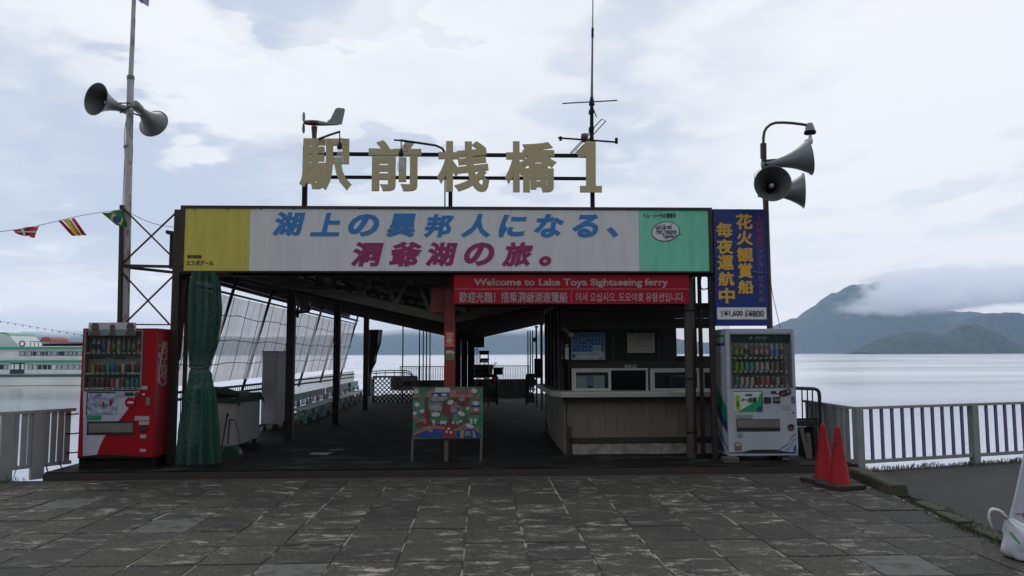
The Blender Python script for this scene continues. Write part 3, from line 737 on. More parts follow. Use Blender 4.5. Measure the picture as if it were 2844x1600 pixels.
# side wing of the counter with curved foot
def sidep(x, y): return S(x, y, XS)
pts = [(XS, YC, .10), (XS, YC, .92), (XS, 14.3, .92), (XS, 14.3, .36), (XS, 13.9, .2), (XS, 13.2, .12), (XS, 12.4, .10)]
b = MB(); b.prism(pts, (.03, 0, 0)); b.build('side_panel', frontp, BT)
b = MB(); b.box((XS-.012, YC-.015, .10), (XS+.035, YC+.0, .90)); b.build('corner_trim', wood, BT)
b = MB(); b.box((XS+.04, YC+.0, .1), (XS+.11, YC+.02, .5)); b.build('corner_post', dwood, BT)
# counter top with a rounded corner
ct = [(XE, 11.08), (XS+.18, 11.08)]
for i in range(5):
    t = i/4*1.15; ct.append((XS+.10-.17*math.sin(t)+.0, 11.16-.08*math.cos(t)+.0*t))
ct += [(XS-.16, 11.45), (XS-.16, 14.4), (XS+.05, 14.4), (XS+.05, YW+.04), (XE, YW+.04)]
b = MB(); b.prism([(x, y, .92) for x, y in ct], (0, 0, .075)); b.build('counter_top', counter, BT, bevel=.008)
# walls
ZR = 2.62
WL = P(1584, 1050, YW).x
b = MB(); b.box((XS+.12, YW, .995), (WL-.01, YW+.06, 2.4)); b.build('corner_wall', dwood, BT)
for i in range(5):
    b = MB(); x0 = XS-.02; y0 = 11.75+i*.62
    b.box((x0, y0, .995), (x0+.05, y0+.07, 2.3)); b.build('side_post', dwood, BT)
b = MB(); b.box((XS+.03, YW+.06, .995), (XS+.05, 14.9, 1.35)); b.build('side_wall', dwood, BT)
b = MB(); b.box((XS+.03, YW+.06, 2.0), (XS+.05, 14.9, 2.4)); b.build('side_wall', dwood, BT)
b = MB(); b.box((XS+.035, YW+.07, 1.351), (XS+.043, 14.9, 2.0)); b.build('side_pane', glass, BT)
b = MB(); b.box((XS+.04, 14.9, .1), (XE-1.0, 14.96, 2.5)); b.build('rear_wall', dwood, BT)
b = MB(); b.box((XE-.05, YW+.06, .1), (XE, 14.96, 1.5)); b.build('end_wall', dwood, BT)
b = MB(); b.box((XE-1.0, 14.9, .1), (XE, 14.96, 1.5)); b.build('rear_wall', dwood, BT)
b = MB(); b.box((XE-1.0, 14.9, 2.06), (XE, 14.96, 2.5)); b.build('rear_wall', dwood, BT)
b = MB(); b.box((XE-.62, 14.9, 1.501), (XE-.50, 14.96, 2.059)); b.build('rear_mullion', dwood, BT)
b = MB(); b.box((XS+.03, 11.28, .095), (XE, 14.9, .12)); b.build('booth_floor', dwood, BT)
# header boards above the windows
b = MB(); pbox(b, 1560, 846, 1985, 884, 11.30, .05); b.build('header_board', dwood, BT)
b = MB(); pbox(b, 1560, 884.6, 1985, 912, 11.32, .04); b.build('header_board', dwood, BT)
b = MB(); pbox(b, 1584, 1003, 1990, 1022, YW, .05); b.build('window_rail', dwood, BT)
ZU0 = P(1700, 1003, YW).z; ZU1 = P(1700, 905, YW).z
b = MB(); b.box((WL, YW+.02, ZU0), (XE, YW+.028, ZU1)); b.build('upper_pane', glass, BT)
for xp in (1585, 1700, 1826, 1945):
    b = MB(); pbox(b, xp, 905, xp+7, 1003, YW-.005, .04); b.build('upper_mullion', dwood, BT)
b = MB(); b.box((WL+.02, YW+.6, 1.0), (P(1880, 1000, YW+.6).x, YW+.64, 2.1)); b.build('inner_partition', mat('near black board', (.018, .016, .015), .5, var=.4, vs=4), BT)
def window(x0, x1, y0=1023, y1=1090, sash=None):
    f = MB(); Y = YW-.03
    pbox(f, x0, y0, x1, y0+5.5, Y, .05); pbox(f, x0, y1-3.5, x1, y1, Y, .05)
    pbox(f, x0, y0+5.7, x0+5, y1-3.7, Y, .05); pbox(f, x1-5, y0+5.7, x1, y1-3.7, Y, .05)
    w = f.build('window', winw, BT)
    for a, c in sash:
        g = MB(); Ys = Y+.008
        pbox(g, a, y0+6, c, y0+11, Ys, .03); pbox(g, a, y1-11, c, y1-4, Ys, .03)
        pbox(g, a, y0+11.2, a+6, y1-11.2, Ys, .03); pbox(g, c-7, y0+11.2, c, y1-11.2, Ys, .03)
        g.build('sash', winw, w)
        g = MB(); pbox(g, a+6, y0+11, c-7, y1-11, Ys+.012, .004); g.build('pane', glass, w)
    return w
w1 = window(1588.5, 1800, sash=[(1594, 1697)])
w2 = window(1806.5, 2010, sash=[(1812, 1944), (1950, 2004)])
b = MB(); pbox(b, 1700, 1088.5, 1794, 1090.5, YW-.05, .03); b.build('sill_strip', winw, w1)
ptext('lettering', '出札口', 1735, 1012, 1767, 1022, YW-.004, winw, BT, bold=.02)
# leaflets behind the first pane
lf = thing('window_leaflets', 'green and blue leaflets taped inside the left ticket window', 'leaflet', (P(1640, 1060, YW).x, YW, 1.1))
b = MB(); pbox(b, 1597, 1043, 1679, 1079, YW+.02, .002); b.build('leaflet', mat('pale green leaflet', (.20, .32, .28), .6, col2=(.28, .36, .36), vs=9), lf)
b = MB(); pbox(b, 1629, 1045, 1649, 1068, YW+.016, .002); b.build('leaflet', mat('blue photo print', (.05, .16, .30), .5, col2=(.22, .22, .22), vs=25), lf)
b = MB(); pbox(b, 1631, 1070, 1648, 1077, YW+.016, .002); b.build('leaflet_print', tink, lf)
b = MB(); pbox(b, 1800+20, 1046, 1846, 1076, YW+.35, .01); b.build('leaflet', MATS['near black board'], lf)
# papers inside the right window
pp_ = thing('desk_monitor', 'pale box seen through the right ticket window', 'box', (P(1880, 1060, YW+.5).x, YW+.5, 1.0))
b = MB(); pbox(b, 1862, 1044, 1906, 1078, YW+.5, .25); b.build('casing', mat('dull casing', (.10, .09, .085), .6, var=.2), pp_)
b = MB(); pbox(b, 1868, 1050, 1900, 1072, YW+.49, .008); b.build('screen', MATS['near black board'], pp_)
# timetable
tt = thing('timetable_board', 'blue and white framed timetable board above the left ticket window', 'notice board', (P(1633, 960, YW-.05).x, YW-.05, 1.5))
Y = YW-.06
b = MB(); pbox(b, 1587, 924.5, 1680, 999, Y, .02); b.build('board', mat('pale board', (.33, .38, .40), .5, var=.1), tt)
b = MB(); pbox(b, 1590, 927, 1677, 977, Y-.004, .003); b.build('blue_field', mat('timetable blue', (.02, .10, .28), .5, var=.25, vs=20), tt)
b = MB()
for i in range(9):
    for j in range(7):
        if bd.random() < .85 and not (i > 5 and j > 3): pbox(b, 1593+i*9.3, 932+j*6.2, 1593+i*9.3+bd.uniform(3, 6), 934+j*6.2, Y-.008, .003)
for j in range(3): pbox(b, 1646, 959.5+j*6.5, 1671, 964+j*6.5, Y-.012, .003)
b.split('printed_figures', mat('pale blue print', (.30, .40, .48), .5), tt)
b = MB(); pbox(b, 1590, 984, 1598, 993, Y-.004, .003); pbox(b, 1664, 992, 1675, 995.5, Y-.004, .003); pbox(b, 1598, 984, 1613, 985.5, Y-.004, .003); pbox(b, 1630, 984, 1665, 985.5, Y-.004, .003); b.build('blue_label', MATS['timetable blue'], tt)
b = MB()
for q in ((1586, 923, 1681, 925.5), (1586, 998, 1681, 1000), (1586, 925.6, 1588, 997.9), (1679, 925.6, 1681, 997.9)): pbox(b, *q, Y-.012, .03)
b.build('frame', galv, tt)
pn = thing('price_notice', 'creamy white handwritten notice sheet on the booth glass right of the timetable', 'notice', (P(1780, 960, YW-.04).x, YW-.04, 1.6))
Y = YW-.04
b = MB(); pbox(b, 1742, 925.5, 1818, 980, Y, .004); b.build('sheet', mat('cream paper', (.33, .32, .28), .7, var=.08), pn)
b = MB()
for j in range(8):
    x = 1747
    while x < 1812:
        w_ = bd.uniform(2, 7)
        if bd.random() < .72: pbox(b, x, 930+j*6, min(x+w_, 1813), 930+j*6+(2.6 if j < 3 else 1.4), Y-.003, .002)
        x += w_+bd.uniform(1.2, 3)
b.build('handwriting', mat('faded ink', (.09, .09, .075), .6), pn)
ar = thing('arrow_sign', 'narrow white strip sign with a small arrow on the booth corner post', 'sign', (P(1574, 980, 11.58).x, 11.58, 1.5))
b = MB(); pbox(b, 1569.5, 964, 1579.5, 998, 11.58, .012); b.build('plate', winw, ar)
b = MB(); flat(b, [(1569, 957), (1580, 957), (1574.5, 963)], 11.58, .012); b.build('arrow', winw, ar)
fl = thing('fluorescent_lamp', 'unlit tube lamp hanging at an angle by the booth corner', 'lamp', P(1575, 922, 11.5))
b = MB(); b.tube([P(1559, 911, 11.45), P(1582, 925, 11.5)], .028, 10); b.build('housing', galv, fl)
b = MB(); b.lathe([(.0, 0), (.035, 0), (.035, .05), (0, .05)], P(1583, 926, 11.5), (.5, 0, -.6), n=12); b.build('end_cap', winw, fl)
b = MB(); b.tube([P(1559, 911, 11.45), P(1552, 880, 11.45)], .008, 6); b.build('hanger', dark, fl)

# hanging wooden sign and clutter on the left end of the booth
hs = thing('hanging_notice', 'dark brown hanging notice with faint characters at the far left end of the booth', 'sign', P(1495, 1020, 13.5))
b = MB(); pbox(b, 1484, 996, 1508, 1050, 13.5, .03); b.build('plate', mat('brown plate', (.055, .048, .044), .6, var=.3), hs)
b = MB(); pbox(b, 1492, 1006, 1498, 1011, 13.49, .008); pbox(b, 1493, 1014, 1497, 1019, 13.49, .008); pbox(b, 1492, 1023, 1498, 1027, 13.49, .008); pbox(b, 1493, 1032, 1498, 1036, 13.49, .008); b.build('characters', tink, hs)
for i, (x0, y0, x1, y1, Y, col_) in enumerate(((1501, 933, 1508, 1000, 14.6, galv), (1488, 940, 1492.5, 995, 15.5, wood))):
    q = thing('support_pole', ['pale grey upright between booth and far gate', 'thin wooden upright left of the pale one by the booth'][i], 'pole', P((x0+x1)/2, y1, Y))
    b = MB(); pbox(b, x0, y0-30, x1, 1130 if i else 1140, Y, .05); b.build('upright', col_, q); b = MB(); pbox(b, x0-2, y0-35, x1+2, y0-30.2, Y, .06); b.build('top_plate', dark, q)

# ------------------------------------------------------------------ main sign
YF = 10.55
MS = thing('main_sign', 'long white lake tour sign board with yellow left end and mint right end', 'sign board', (P(1236, 750, YF).x, YF, 2.7))
xl, xr_ = P(500, 663, YF).x, P(1979, 668, YF).x; z0, z1 = P(1236, 757, YF).z, P(1236, 574, YF).z
b = MB(); b.box((xl, YF+.012, z0), (xr_, YF+.16, z1)); b.build('case', brown, MS)
for q in (((xl, YF-.015, z1-.035), (xr_, YF+.011, z1)), ((xl, YF-.015, z0), (xr_, YF+.011, z0+.02)), ((xl, YF-.015, z0+.021), (xl+.055, YF+.011, z1-.036)), ((xr_-.05, YF-.015, z0+.021), (xr_, YF+.011, z1-.036))):
    b = MB(); b.box(*q); b.build('frame_edge', brown, MS)
zA, zB = z0+.022, z1-.037
def px(x, Y=YF, y=665): return P(x, y, Y).x
e = [xl+.057, px(693), px(1070), px(1420), px(1775), xr_-.052]
for i, (nm, m_) in enumerate((('yellow_panel', signyel), ('white_panel', signwhite), ('white_panel', signwhite), ('white_panel', signwhite), ('mint_panel', signgrn))):
    b = MB(); b.box((e[i]+.0012, YF, zA), (e[i+1]-.0012, YF+.01, zB)); b.build(nm, m_, MS)
Yt = YF-.001
chars = '湖上の異邦人になる、'
cx1 = [(757, 848), (861, 945), (967, 1053), (1072, 1155), (1176, 1262), (1280, 1361), (1385, 1463), (1482, 1567), (1589, 1662), (1685, 1717)]
cy1 = [(588, 656), (591, 656), (594, 657), (593, 659), (595, 660), (594, 660), (596, 659), (594, 660), (595, 660), (630, 660)]
for i, ch in enumerate(chars):
    x0, x1 = cx1[i]; y0, y1 = cy1[i]; ptext('blue_character', ch, x0, y0, x1, y1, Yt, tblue, MS, bold=.042, shear=.2)
chars = '洞爺湖の旅。'
cx2 = [(975, 1066), (1081, 1173), (1182, 1271), (1289, 1373), (1393, 1481), (1497, 1531)]
cy2 = [(672, 740), (671, 740), (672, 740), (673, 739), (672, 741), (711, 739)]
for i, ch in enumerate(chars):
    x0, x1 = cx2[i]; y0, y1 = cy2[i]; ptext('crimson_character', ch, x0, y0, x1, y1, Yt, tcrim, MS, bold=.042, shear=.2)
ptext('small_lettering', '観光遊覧船', 521, 708, 560, 718, Yt, tink, MS, bold=.02)
ptext('small_lettering', 'エスポアール', 518, 723, 593, 737, Yt, tink, MS, bold=.015)
ptext('small_lettering', 'トム・トーヤの冒険号', 1789, 592, 1877, 606, Yt, tink, MS, bold=.01)
b = MB(); ell(b, 1848.5, 643, 39.5, 27.5, YF-.005, .004, 28, -.12); flat(b, [(1878, 656), (1893, 650), (1876, 645)], YF-.005, .004); b.build('speech_bubble_outline', tink, MS)
b = MB(); ell(b, 1848.5, 643, 37.5, 25.5, YF-.008, .0035, 28, -.12); flat(b, [(1876, 654), (1888, 650.5), (1874, 646.5)], YF-.0084, .0035); b.build('speech_bubble', mat('bubble white', (.58, .60, .66), .45), MS)
for t, q in (("Let's Go and", (1821, 622, 1866, 636)), ('Find Treasures', (1822, 635, 1879, 650)), ('Together !', (1840, 650, 1880, 664))):
    o_ = ptext('bubble_lettering', t, *q, YF-.009, tink, MS, bold=.006, shear=.3)
b = MB()
for i in range(16):
    x = 540+i*92; b.lathe([(0, 0), (.009, 0), (.009, .006), (0, .008)], P(x, 581, YF), (0, -1, 0), n=8)
b.build('screws', dark, MS)

# red welcome sign
YR = 10.60
RS = thing('welcome_sign', 'red welcome banner board in three languages hanging under the main sign', 'sign board', (P(1587, 845, YR).x, YR, 2.2))
b = MB(); pbox(b, 1260.5, 762, 1913.5, 844, YR, .04); b.build('board', signred, RS)
b = MB(); pbox(b, 1261, 802.4, 1913, 803.4, YR-.002, .0015); pbox(b, 1586.5, 804, 1587.3, 843, YR-.002, .0015); b.build('divider_line', tpale, RS)
ptext('lettering', 'Welcome to Lake Toya Sightseeing ferry', 1316, 774, 1856, 799, YR-.001, tpale, RS, bold=.028)
ptext('lettering', '歡迎光臨！搭乘洞爺湖遊覽船', 1275, 811, 1576, 841, YR-.001, tpale, RS, bold=.012)
ptext('lettering', '어서 오십시오. 도오야호 유람선입니다.', 1599, 813, 1901, 838, YR-.001, tpale, RS, bold=.012)
for x in (1300, 1560, 1880):
    b = MB(); b.tube([P(x, 763, YR+.02), P(x, 757, YR+.02)], .01, 6); b.build('hanger', dark, RS)

# navy vertical sign
BS = thing('night_cruise_sign', 'tall navy sign with gold vertical characters and a white price strip', 'sign board', (P(2057, 905, YF).x, YF, 1.95))
xa, xb_ = P(1985, 740, YF).x, P(2130, 740, YF).x; za, zb2 = P(2057, 905, YF).z, P(2057, 581, YF).z
b = MB(); b.box((xa, YF+.0, za), (xb_, YF+.05, zb2)); b.build('board', signblue, BS)
def vchars(s, boxes, m_, nm, **k):
    for ch, q in zip(s, boxes): ptext(nm, ch, *q, YF-.001, m_, BS, **k)
vchars('花火観賞船', [(2043, 594, 2090, 637), (2045, 641, 2091, 681), (2046, 687, 2092, 729), (2048, 731, 2092, 773), (2049, 778, 2093, 817)], tgold, 'gold_character', bold=.035)
vchars('毎夜運航中', [(1989, 618, 2034, 659), (1990, 664, 2036, 706), (1992, 709, 2038, 751), (1994, 755, 2039, 795), (1996, 800, 2041, 843)], tgold, 'gold_character', bold=.035)
cs = '★洞爺湖ロングラン花火大会'
for i, ch in enumerate(cs):
    y = 596+i*18.9; x = 2107+i*.6
    ptext('small_character', ch, x-7.5, y, x+7.5, y+15, YF-.001, tmag if i < 5 else mat('faded pink print', (.26, .14, .22), .5, var=.3), BS, bold=.012 if i > 4 else .03)
b = MB(); pbox(b, 1992, 854, 2129, 887, YF-.004, .0035); ps = b.build('price_strip', mat('price strip white', (.62, .62, .64), .45), BS)
ptext('price_lettering', '¥1,600', 2011, 862, 2063, 880, YF-.005, tink, BS, bold=.012)
ptext('price_lettering', '¥800', 2078, 862, 2121, 880, YF-.005, tink, BS, bold=.012)
ptext('price_lettering', '大\n人', 2002, 862, 2009, 880, YF-.005, tink, BS, bold=.0, lines=.8)
ptext('price_lettering', '子\n供', 2069, 862, 2076, 880, YF-.005, tink, BS, bold=.0, lines=.8)

# rooftop letters
YL = 10.7
RT = thing('rooftop_lettering', 'large cream characters on a dark steel frame above the main sign', 'sign', (P(1245, 570, YL).x, YL, 3.6))
for xp, w_ in ((846, 13), (1251, 11), (1645.5, 11)):
    b = MB(); pbox(b, xp-w_/2, 398 if w_ < 13 else 404, xp+w_/2, 576, YL+.10, .06); b.build('post', dark, RT)
b = MB(); pbox(b, 1234, 470, 1237.5, 576, YL+.16, .02); b.build('thin_post', dark, RT)
b = MB(); pbox(b, 852, 424.5, 1650, 433.5, YL+.06, .05); b.build('rail', dark, RT)
b = MB(); pbox(b, 852, 489, 1650, 497, YL+.06, .05); b.build('rail', dark, RT)
for ch, q in zip('駅前桟橋', ((833, 386, 978, 530), (1024, 390, 1170, 532), (1214, 393, 1359, 534), (1402, 394, 1546, 535))):
    ptext('letter', ch, *q, YL+.02, cream, RT, bold=.033, thick=.03)
b = MB(); flat(b, [(1627, 392), (1654.5, 393), (1655, 516), (1672, 516.5), (1672, 534), (1611, 534), (1611, 516), (1628, 516), (1628, 434), (1607, 437), (1601.5, 418), (1615, 411)], YL-.01, .03)
b.build('letter', cream, RT)
# wind vane
WV = thing('wind_vane', 'propeller wind vane with a big tail fin above the first rooftop character', 'wind vane', P(873, 385, YL+.1))
Yv = YL+.1; c = P(873, 341, Yv)
b = MB(); b.tube([P(873, 392, Yv), P(873, 374, Yv), P(873, 352, Yv)], [.032, .035, .045], 12); b.build('mast', mat('dull red enamel', (.085, .028, .026), .45, var=.4), WV)
vb = mat('vane enamel', (.20, .25, .24), .35, var=.2)
pr = [(P(843, 341, Yv), .01), (P(849, 340.5, Yv), .033), (P(866, 341, Yv), .042), (P(885, 342, Yv), .04), (P(905, 344, Yv), .028), (P(940, 346, Yv), .010)]
b = MB(); b.tube([p for p, r in pr[:4]], [r for p, r in pr[:4]], 12); b.build('nose', MATS['dull red enamel'], WV)
b = MB(); b.tube([p for p, r in pr[3:]], [r for p, r in pr[3:]], 12); b.build('body', vb, WV)
b = MB(); flat(b, [(908, 338), (918, 330), (931, 303), (938, 299), (956, 301), (958, 306), (949, 346), (930, 345)], Yv-.006, .012); b.build('tail_fin', vb, WV)
b = MB()
for sgn in (-1, 1):
    cc = P(843, 341, Yv); vs = []
    for i, (r, w_) in enumerate(((.01, .01), (.05, .022), (.10, .026), (.145, .018), (.155, .004))):
        for k in (-1, 1): vs.append((cc.x+k*w_*.55, Yv+k*w_*.9, cc.z+sgn*r))
    b.add(vs, [(2*i, 2*i+1, 2*i+3, 2*i+2) for i in range(4)])
pb_ = b.build('propeller', galv, WV); so = pb_.modifiers.new('s', 'SOLIDIFY'); so.thickness = .006
# lamps in front of the letters
def bulb_lamp(lab, arm, sx, sy, by):
    q = thing('flood_bulb', lab, 'lamp', P(sx, sy, YL-.5), group='bare bulbs on arms before the rooftop letters')
    Yb = YL-.45
    b = MB(); b.tube([P(x, y, Y) for x, y, Y in arm], .016, 8); b.build('arm', dark, q)
    s0 = P(sx, sy, Yb)
    b = MB(); b.tube([P(sx, arm[-1][1] if len(arm) else sy-20, Yb), s0], .008, 6); b.build('stem', dark, q)
    b = MB(); b.lathe([(0, .04), (.02, .04), (.03, .0), (.038, -.03), (.03, -.05)], s0, n=14); b.build('socket', dark, q)
    b = MB(); b.lathe([(.024, -.05), (.030, -.10), (.052, -.17), (.058, -.215), (.045, -.255), (.02, -.275), (0, -.28)], s0, n=16); b.build('glass_bulb', bulbg, q)
    b = MB(); p0 = P(sx, sy-22, Yb); b.tube([p0, p0+Vector((.07, 0, -.03)), p0+Vector((.09, 0, -.10)), s0+Vector((.02, 0, .02))], .004, 5); b.build('cable', dark, q)
bulb_lamp('bare clear bulb hanging before the first rooftop character', [(886, 386, YL), (915, 375, YL-.3), (943, 366, YL-.45)], 943.5, 404, 430)
bulb_lamp('bare clear bulb hanging before the second rooftop character', [(1236, 425, YL+.1), (1228, 412, YL+.08), (1210, 404, YL), (1170, 398, YL-.2), (1113, 390, YL-.45)], 1114, 424, 450)
b = MB(); b.tube([P(1094, 389, YL-.45), P(1114, 390, YL-.45)], .012, 6); 
qq = b.build('arm_stub', dark, [o for o in bpy.data.objects if o.name.startswith('flood_bulb')][-1])
# antenna
AN = thing('radio_antenna', 'tall whip antenna with cross dipoles above the cream figure one', 'antenna', P(1643, 400, YL+.13))
Ya = YL+.13
b = MB(); b.tube([P(1643.5, 430, Ya), P(1643.5, 390, Ya), P(1643.5, 290, Ya)], [.033, .03, .026], 10); b.build('mast', dark, AN)
b = MB(); b.tube([P(1643.5, 290, Ya), P(1644.5, 200, Ya), P(1645.5, 105, Ya)], [.022, .016, .014], 8); b.build('whip_lower', galv, AN)
b = MB(); b.tube([P(1645.5, 105, Ya), P(1646, 78, Ya)], .018, 8); b.tube([P(1643.5, 292, Ya), P(1643.5, 268, Ya)], [.045, .02], 8); b.build('whip_joint', dark, AN)
b = MB(); b.tube([P(1646, 78, Ya), P(1647.5, -120, Ya)], [.010, .006], 6); b.build('whip_upper', galv, AN)
b = MB(); b.tube([P(1562, 287.5, Ya), P(1714, 279, Ya)], .009, 6); b.build('dipole', dark, AN)
b = MB(); b.tube([P(1550, 383, Ya-.05), P(1713, 395, Ya-.05)], .014, 8); b.lathe([(.02, -.03), (.02, .03)], P(1557, 385, Ya-.05), n=8); b.lathe([(.022, -.03), (.022, .05)], P(1712, 393, Ya-.05), n=8); b.build('cross_boom', dark, AN)
b = MB(); b.tube([P(1584, 426, Ya), P(1671, 331, Ya), P(1683, 336, Ya), P(1596, 429, Ya)], .008, 6); b.build('loop', dark, AN)
b = MB(); b.tube([P(1588, 428, Ya), P(1570+80, 360, Ya)], .007, 6); b.tube([P(1646, 298, Ya), P(1657, 326, Ya)], .008, 6); b.build('stay', dark, AN)
b = MB(); b.lathe([(0, .05), (.05, .05), (.055, .0), (.045, -.06), (0, -.06)], P(1623.5, 382, Ya-.08), n=14); b.build('cup', mat('copper brown', (.06, .03, .025), .5), AN)
for y in (308, 356):
    b = MB(); pbox(b, 1637, y-4, 1650, y+5, Ya-.05, .09); b.build('bracket', dark, AN)
# ------------------------------------------------------------------ flag pole with horns, left
YP = 10.95
FP = thing('flag_pole', 'tall weathered white pole left of the main sign carrying two grey horns', 'pole', P(347, 1000, YP))
def pt(x, y, Y=YP): return P(x, y, Y)
b = MB(); b.tube([(pt(342, 1000).x, YP, .1), pt(347, 880), pt(354, 600), pt(363, 213)], [.058, .056, .052, .046], 16); b.build('lower_pole', polew, FP)
b = MB(); b.tube([pt(363, 216), pt(367.5, 120), pt(373, -30)], [.034, .032, .028], 14); b.build('upper_pole', polew, FP)
b = MB(); b.tube([pt(362.8, 222), pt(363.1, 211)], .052, 14); b.tube([pt(355, 411), pt(355, 405)], .058, 14); b.build('collar', galv, FP)
b = MB(); b.tube([pt(361, 305), pt(349, 340), pt(345, 380), pt(347, 430), pt(343, 520), pt(341, 570)], .005, 5); b.tube([pt(366, 360), pt(369, 420), pt(363, 500), pt(361, 570)], .004, 5); b.build('cable', dark, FP)
BP = thing('lattice_mast', 'dark square post with crossed braces tying the white pole to the main sign', 'mast', P(332, 1000, YP-.12))
b = MB(); b.bar(P(328, 1100, YP-.1), P(339, 570, YP-.1), .048); b.build('post', brown, BP)
for i, (a, c) in enumerate((((345, 581), (491, 726)), ((497, 583), (338, 734)), ((338, 755), (470, 900)), ((488, 760), (352, 893)))):
    b = MB(); b.bar(P(*a, YP-.08+.012*i), P(*c, YP-.08+.012*i), .020); b.build('brace', brown, BP)
b = MB(); b.bar(P(345, 738, YP-.05), P(495, 741, YP-.05), .03, .04); b.build('cross_bar', brown, BP)
b = MB(); b.bar(P(345, 742, YP+.02), P(495, 758, YP-.0), .03, .04); b.build('cross_bar', brown, BP)
b = MB(); b.bar(P(340, 901, YP-.05), P(488, 902, YP-.05), .018); b.build('cross_bar', brown, BP)
b = MB(); b.tube([P(x, 582+ (x-345)*.33 + 12*math.sin((x-345)/150*3.1), YP-.06) for x in range(345, 500, 15)], .004, 5); b.build('cable', dark, BP)

def horn_thing(lab, mouth, axis, Y, r, ln, attach, grp):
    m = P(*mouth, Y); ax = Vector(axis).normalized(); o = m-ax*ln
    q = thing('horn_speaker', lab, 'loudspeaker', o, grp)
    prof = []
    for i in range(12):
        t = i/11; prof.append((.055+(r-.055)*(.30*t+.70*t**2.3), ln*t))
    b = MB(); b.lathe(prof+[(r+.008, ln+.004), (r+.006, ln-.008)], o, ax, 30); h = b.build('horn_bell', horn, q)
    b = MB(); b.lathe([(max(p[0]-.006, .01), p[1]+.002) for p in prof], o, ax, 30); b.build('bell_inside', hornin, q)
    b = MB(); b.lathe([(0, -.16), (.06, -.16), (.065, -.13), (.065, -.03), (.058, .01), (.055, .03)], o, ax, 18); b.build('driver', horn, q)
    b = MB(); b.lathe([(.028, .06), (.032, .11), (.03, .14), (0, .15)], o+ax*(ln*.3), ax, 14); b.build('reflex_plug', winw, q)
    b = MB(); a = P(*attach, Y+.05) if len(attach) == 2 else Vector(attach)
    s_ = ax.cross(Vector((0, 0, 1))).normalized()
    b.tube([a, o+ax*.02-Vector((0, 0, .07))], .012, 7); b.tube([a+Vector((0, 0, .05)), o+ax*.05+Vector((0, 0, .06))], .010, 7); b.build('bracket', dark, q)
    return q
g1 = 'horn speakers on the poles'
horn_thing('grey horn speaker facing left on the white pole', (266, 275), (-.44, -.89, .02), 10.75, .228, .42, (361, 296), g1)
horn_thing('grey horn speaker turned away to the lower right of the white pole', (427, 343.5), (.15, .95, -.27), 11.15, .21, .34, (360, 312), g1)

# flags on a line
fr = mat('flag red', (.42, .02, .04), .7); fy = mat('flag yellow', (.62, .45, .02), .7); fgn = mat('flag green', (.01, .18, .05), .7); fbl = mat('flag blue', (.02, .05, .25), .7); fwh = mat('flag white', (.6, .6, .6), .7)
FL = thing('flag_line', 'thin line of national flags running left from the white pole', 'flag line', P(338, 581, YP-.15))
b = MB(); b.tube([P(x, 581+(338-x)*.185+3*math.sin(x*.02), YP-.15-(338-x)*.003) for x in range(338, -160, -26)], .005, 5); b.build('line', mat('pale cord', (.4, .4, .4), .6), FL)
def wavy(name, quads, m_, seed, parent, Y):
    """quad corner pixels tl, tr, br, bl in photo; a rippling cloth"""
    tl, tr_, br, bl = [P(*q, Y) for q in quads]; n, k = 10, 6; vs = []; fs = []
    for j in range(k+1):
        for i in range(n+1):
            u, v = i/n, j/k; p = tl.lerp(tr_, u).lerp(bl.lerp(br, u), v)
            p = p+Vector((0, .035*math.sin(u*7+seed+v*2)*(.3+v), .008*math.sin(u*9+seed))); vs.append(p)
    for j in range(k):
        for i in range(n): fs.append((j*(n+1)+i, j*(n+1)+i+1, (j+1)*(n+1)+i+1, (j+1)*(n+1)+i))
    b = MB(); b.add(vs, fs, True); return b.build(name, m_, parent)
def flag(lab, tl, tr_, br, bl, stripes, seed):
    Y = YP-.15-(338-(tl[0]+tr_[0])/2)*.003
    q = thing('national_flag', lab, 'flag', P(*tl, Y), 'flags hanging from the line')
    def at(u, v):
        t = (tl[0]+(tr_[0]-tl[0])*u, tl[1]+(tr_[1]-tl[1])*u); s_ = (bl[0]+(br[0]-bl[0])*u, bl[1]+(br[1]-bl[1])*u)
        return (t[0]+(s_[0]-t[0])*v, t[1]+(s_[1]-t[1])*v)
    for nm, m_, u0, v0, u1, v1, dy in stripes:
        wavy(nm, [at(u0, v0), at(u1, v0), at(u1, v1), at(u0, v1)], m_, seed, q, Y-dy)
    return q, at, Y
f, at, Y = flag('green Brazilian flag with yellow diamond next to the pole', (281, 593), (338, 583), (357, 631), (322, 627), [('field', fgn, 0, 0, 1, 1, 0)], 1)
b = MB(); flat(b, [at(.12, .5), at(.5, .1), at(.88, .5), at(.5, .9)], Y-.05, .002); b.build('diamond', fy, f)
b = MB(); c_ = at(.5, .5); ell(b, c_[0], c_[1], 12, 10, Y-.055, .002, 16); b.build('disc', fbl, f)
f, at, Y = flag('red and yellow striped Spanish flag in the middle of the line', (160, 614), (208, 606), (240, 652), (201, 654), [], 2)
for u0, u1, m_ in ((0, .26, fr), (.26, .74, fy), (.74, 1, fr)):
    wavy('stripe', [at(0+u0, 0), at(u1, 0), at(u1, 1), at(u0, 1)], m_, 2, f, Y)
f, at, Y = flag('red flag with white bars furthest left on the line', (33, 638), (110, 627), (100, 661), (50, 650), [('field', fr, 0, 0, 1, 1, 0)], 3)
b = MB(); flat(b, [at(.3, .05), at(.42, .05), at(.42, .95), at(.3, .95)], Y-.05, .002); flat(b, [at(.1, .42), at(.9, .42), at(.9, .56), at(.1, .56)], Y-.052, .002); b.build('white_cross', fwh, f)
f = thing('pole_flag', 'small white flag corner high on the white pole', 'flag', P(374, 0, YP))
wavy('field', [(374, -60), (425, -45), (411, 18), (386, 2)], mat('pale flag', (.35, .38, .55), .7), 4, f, YP)
for x in range(-3, 24):
    pass
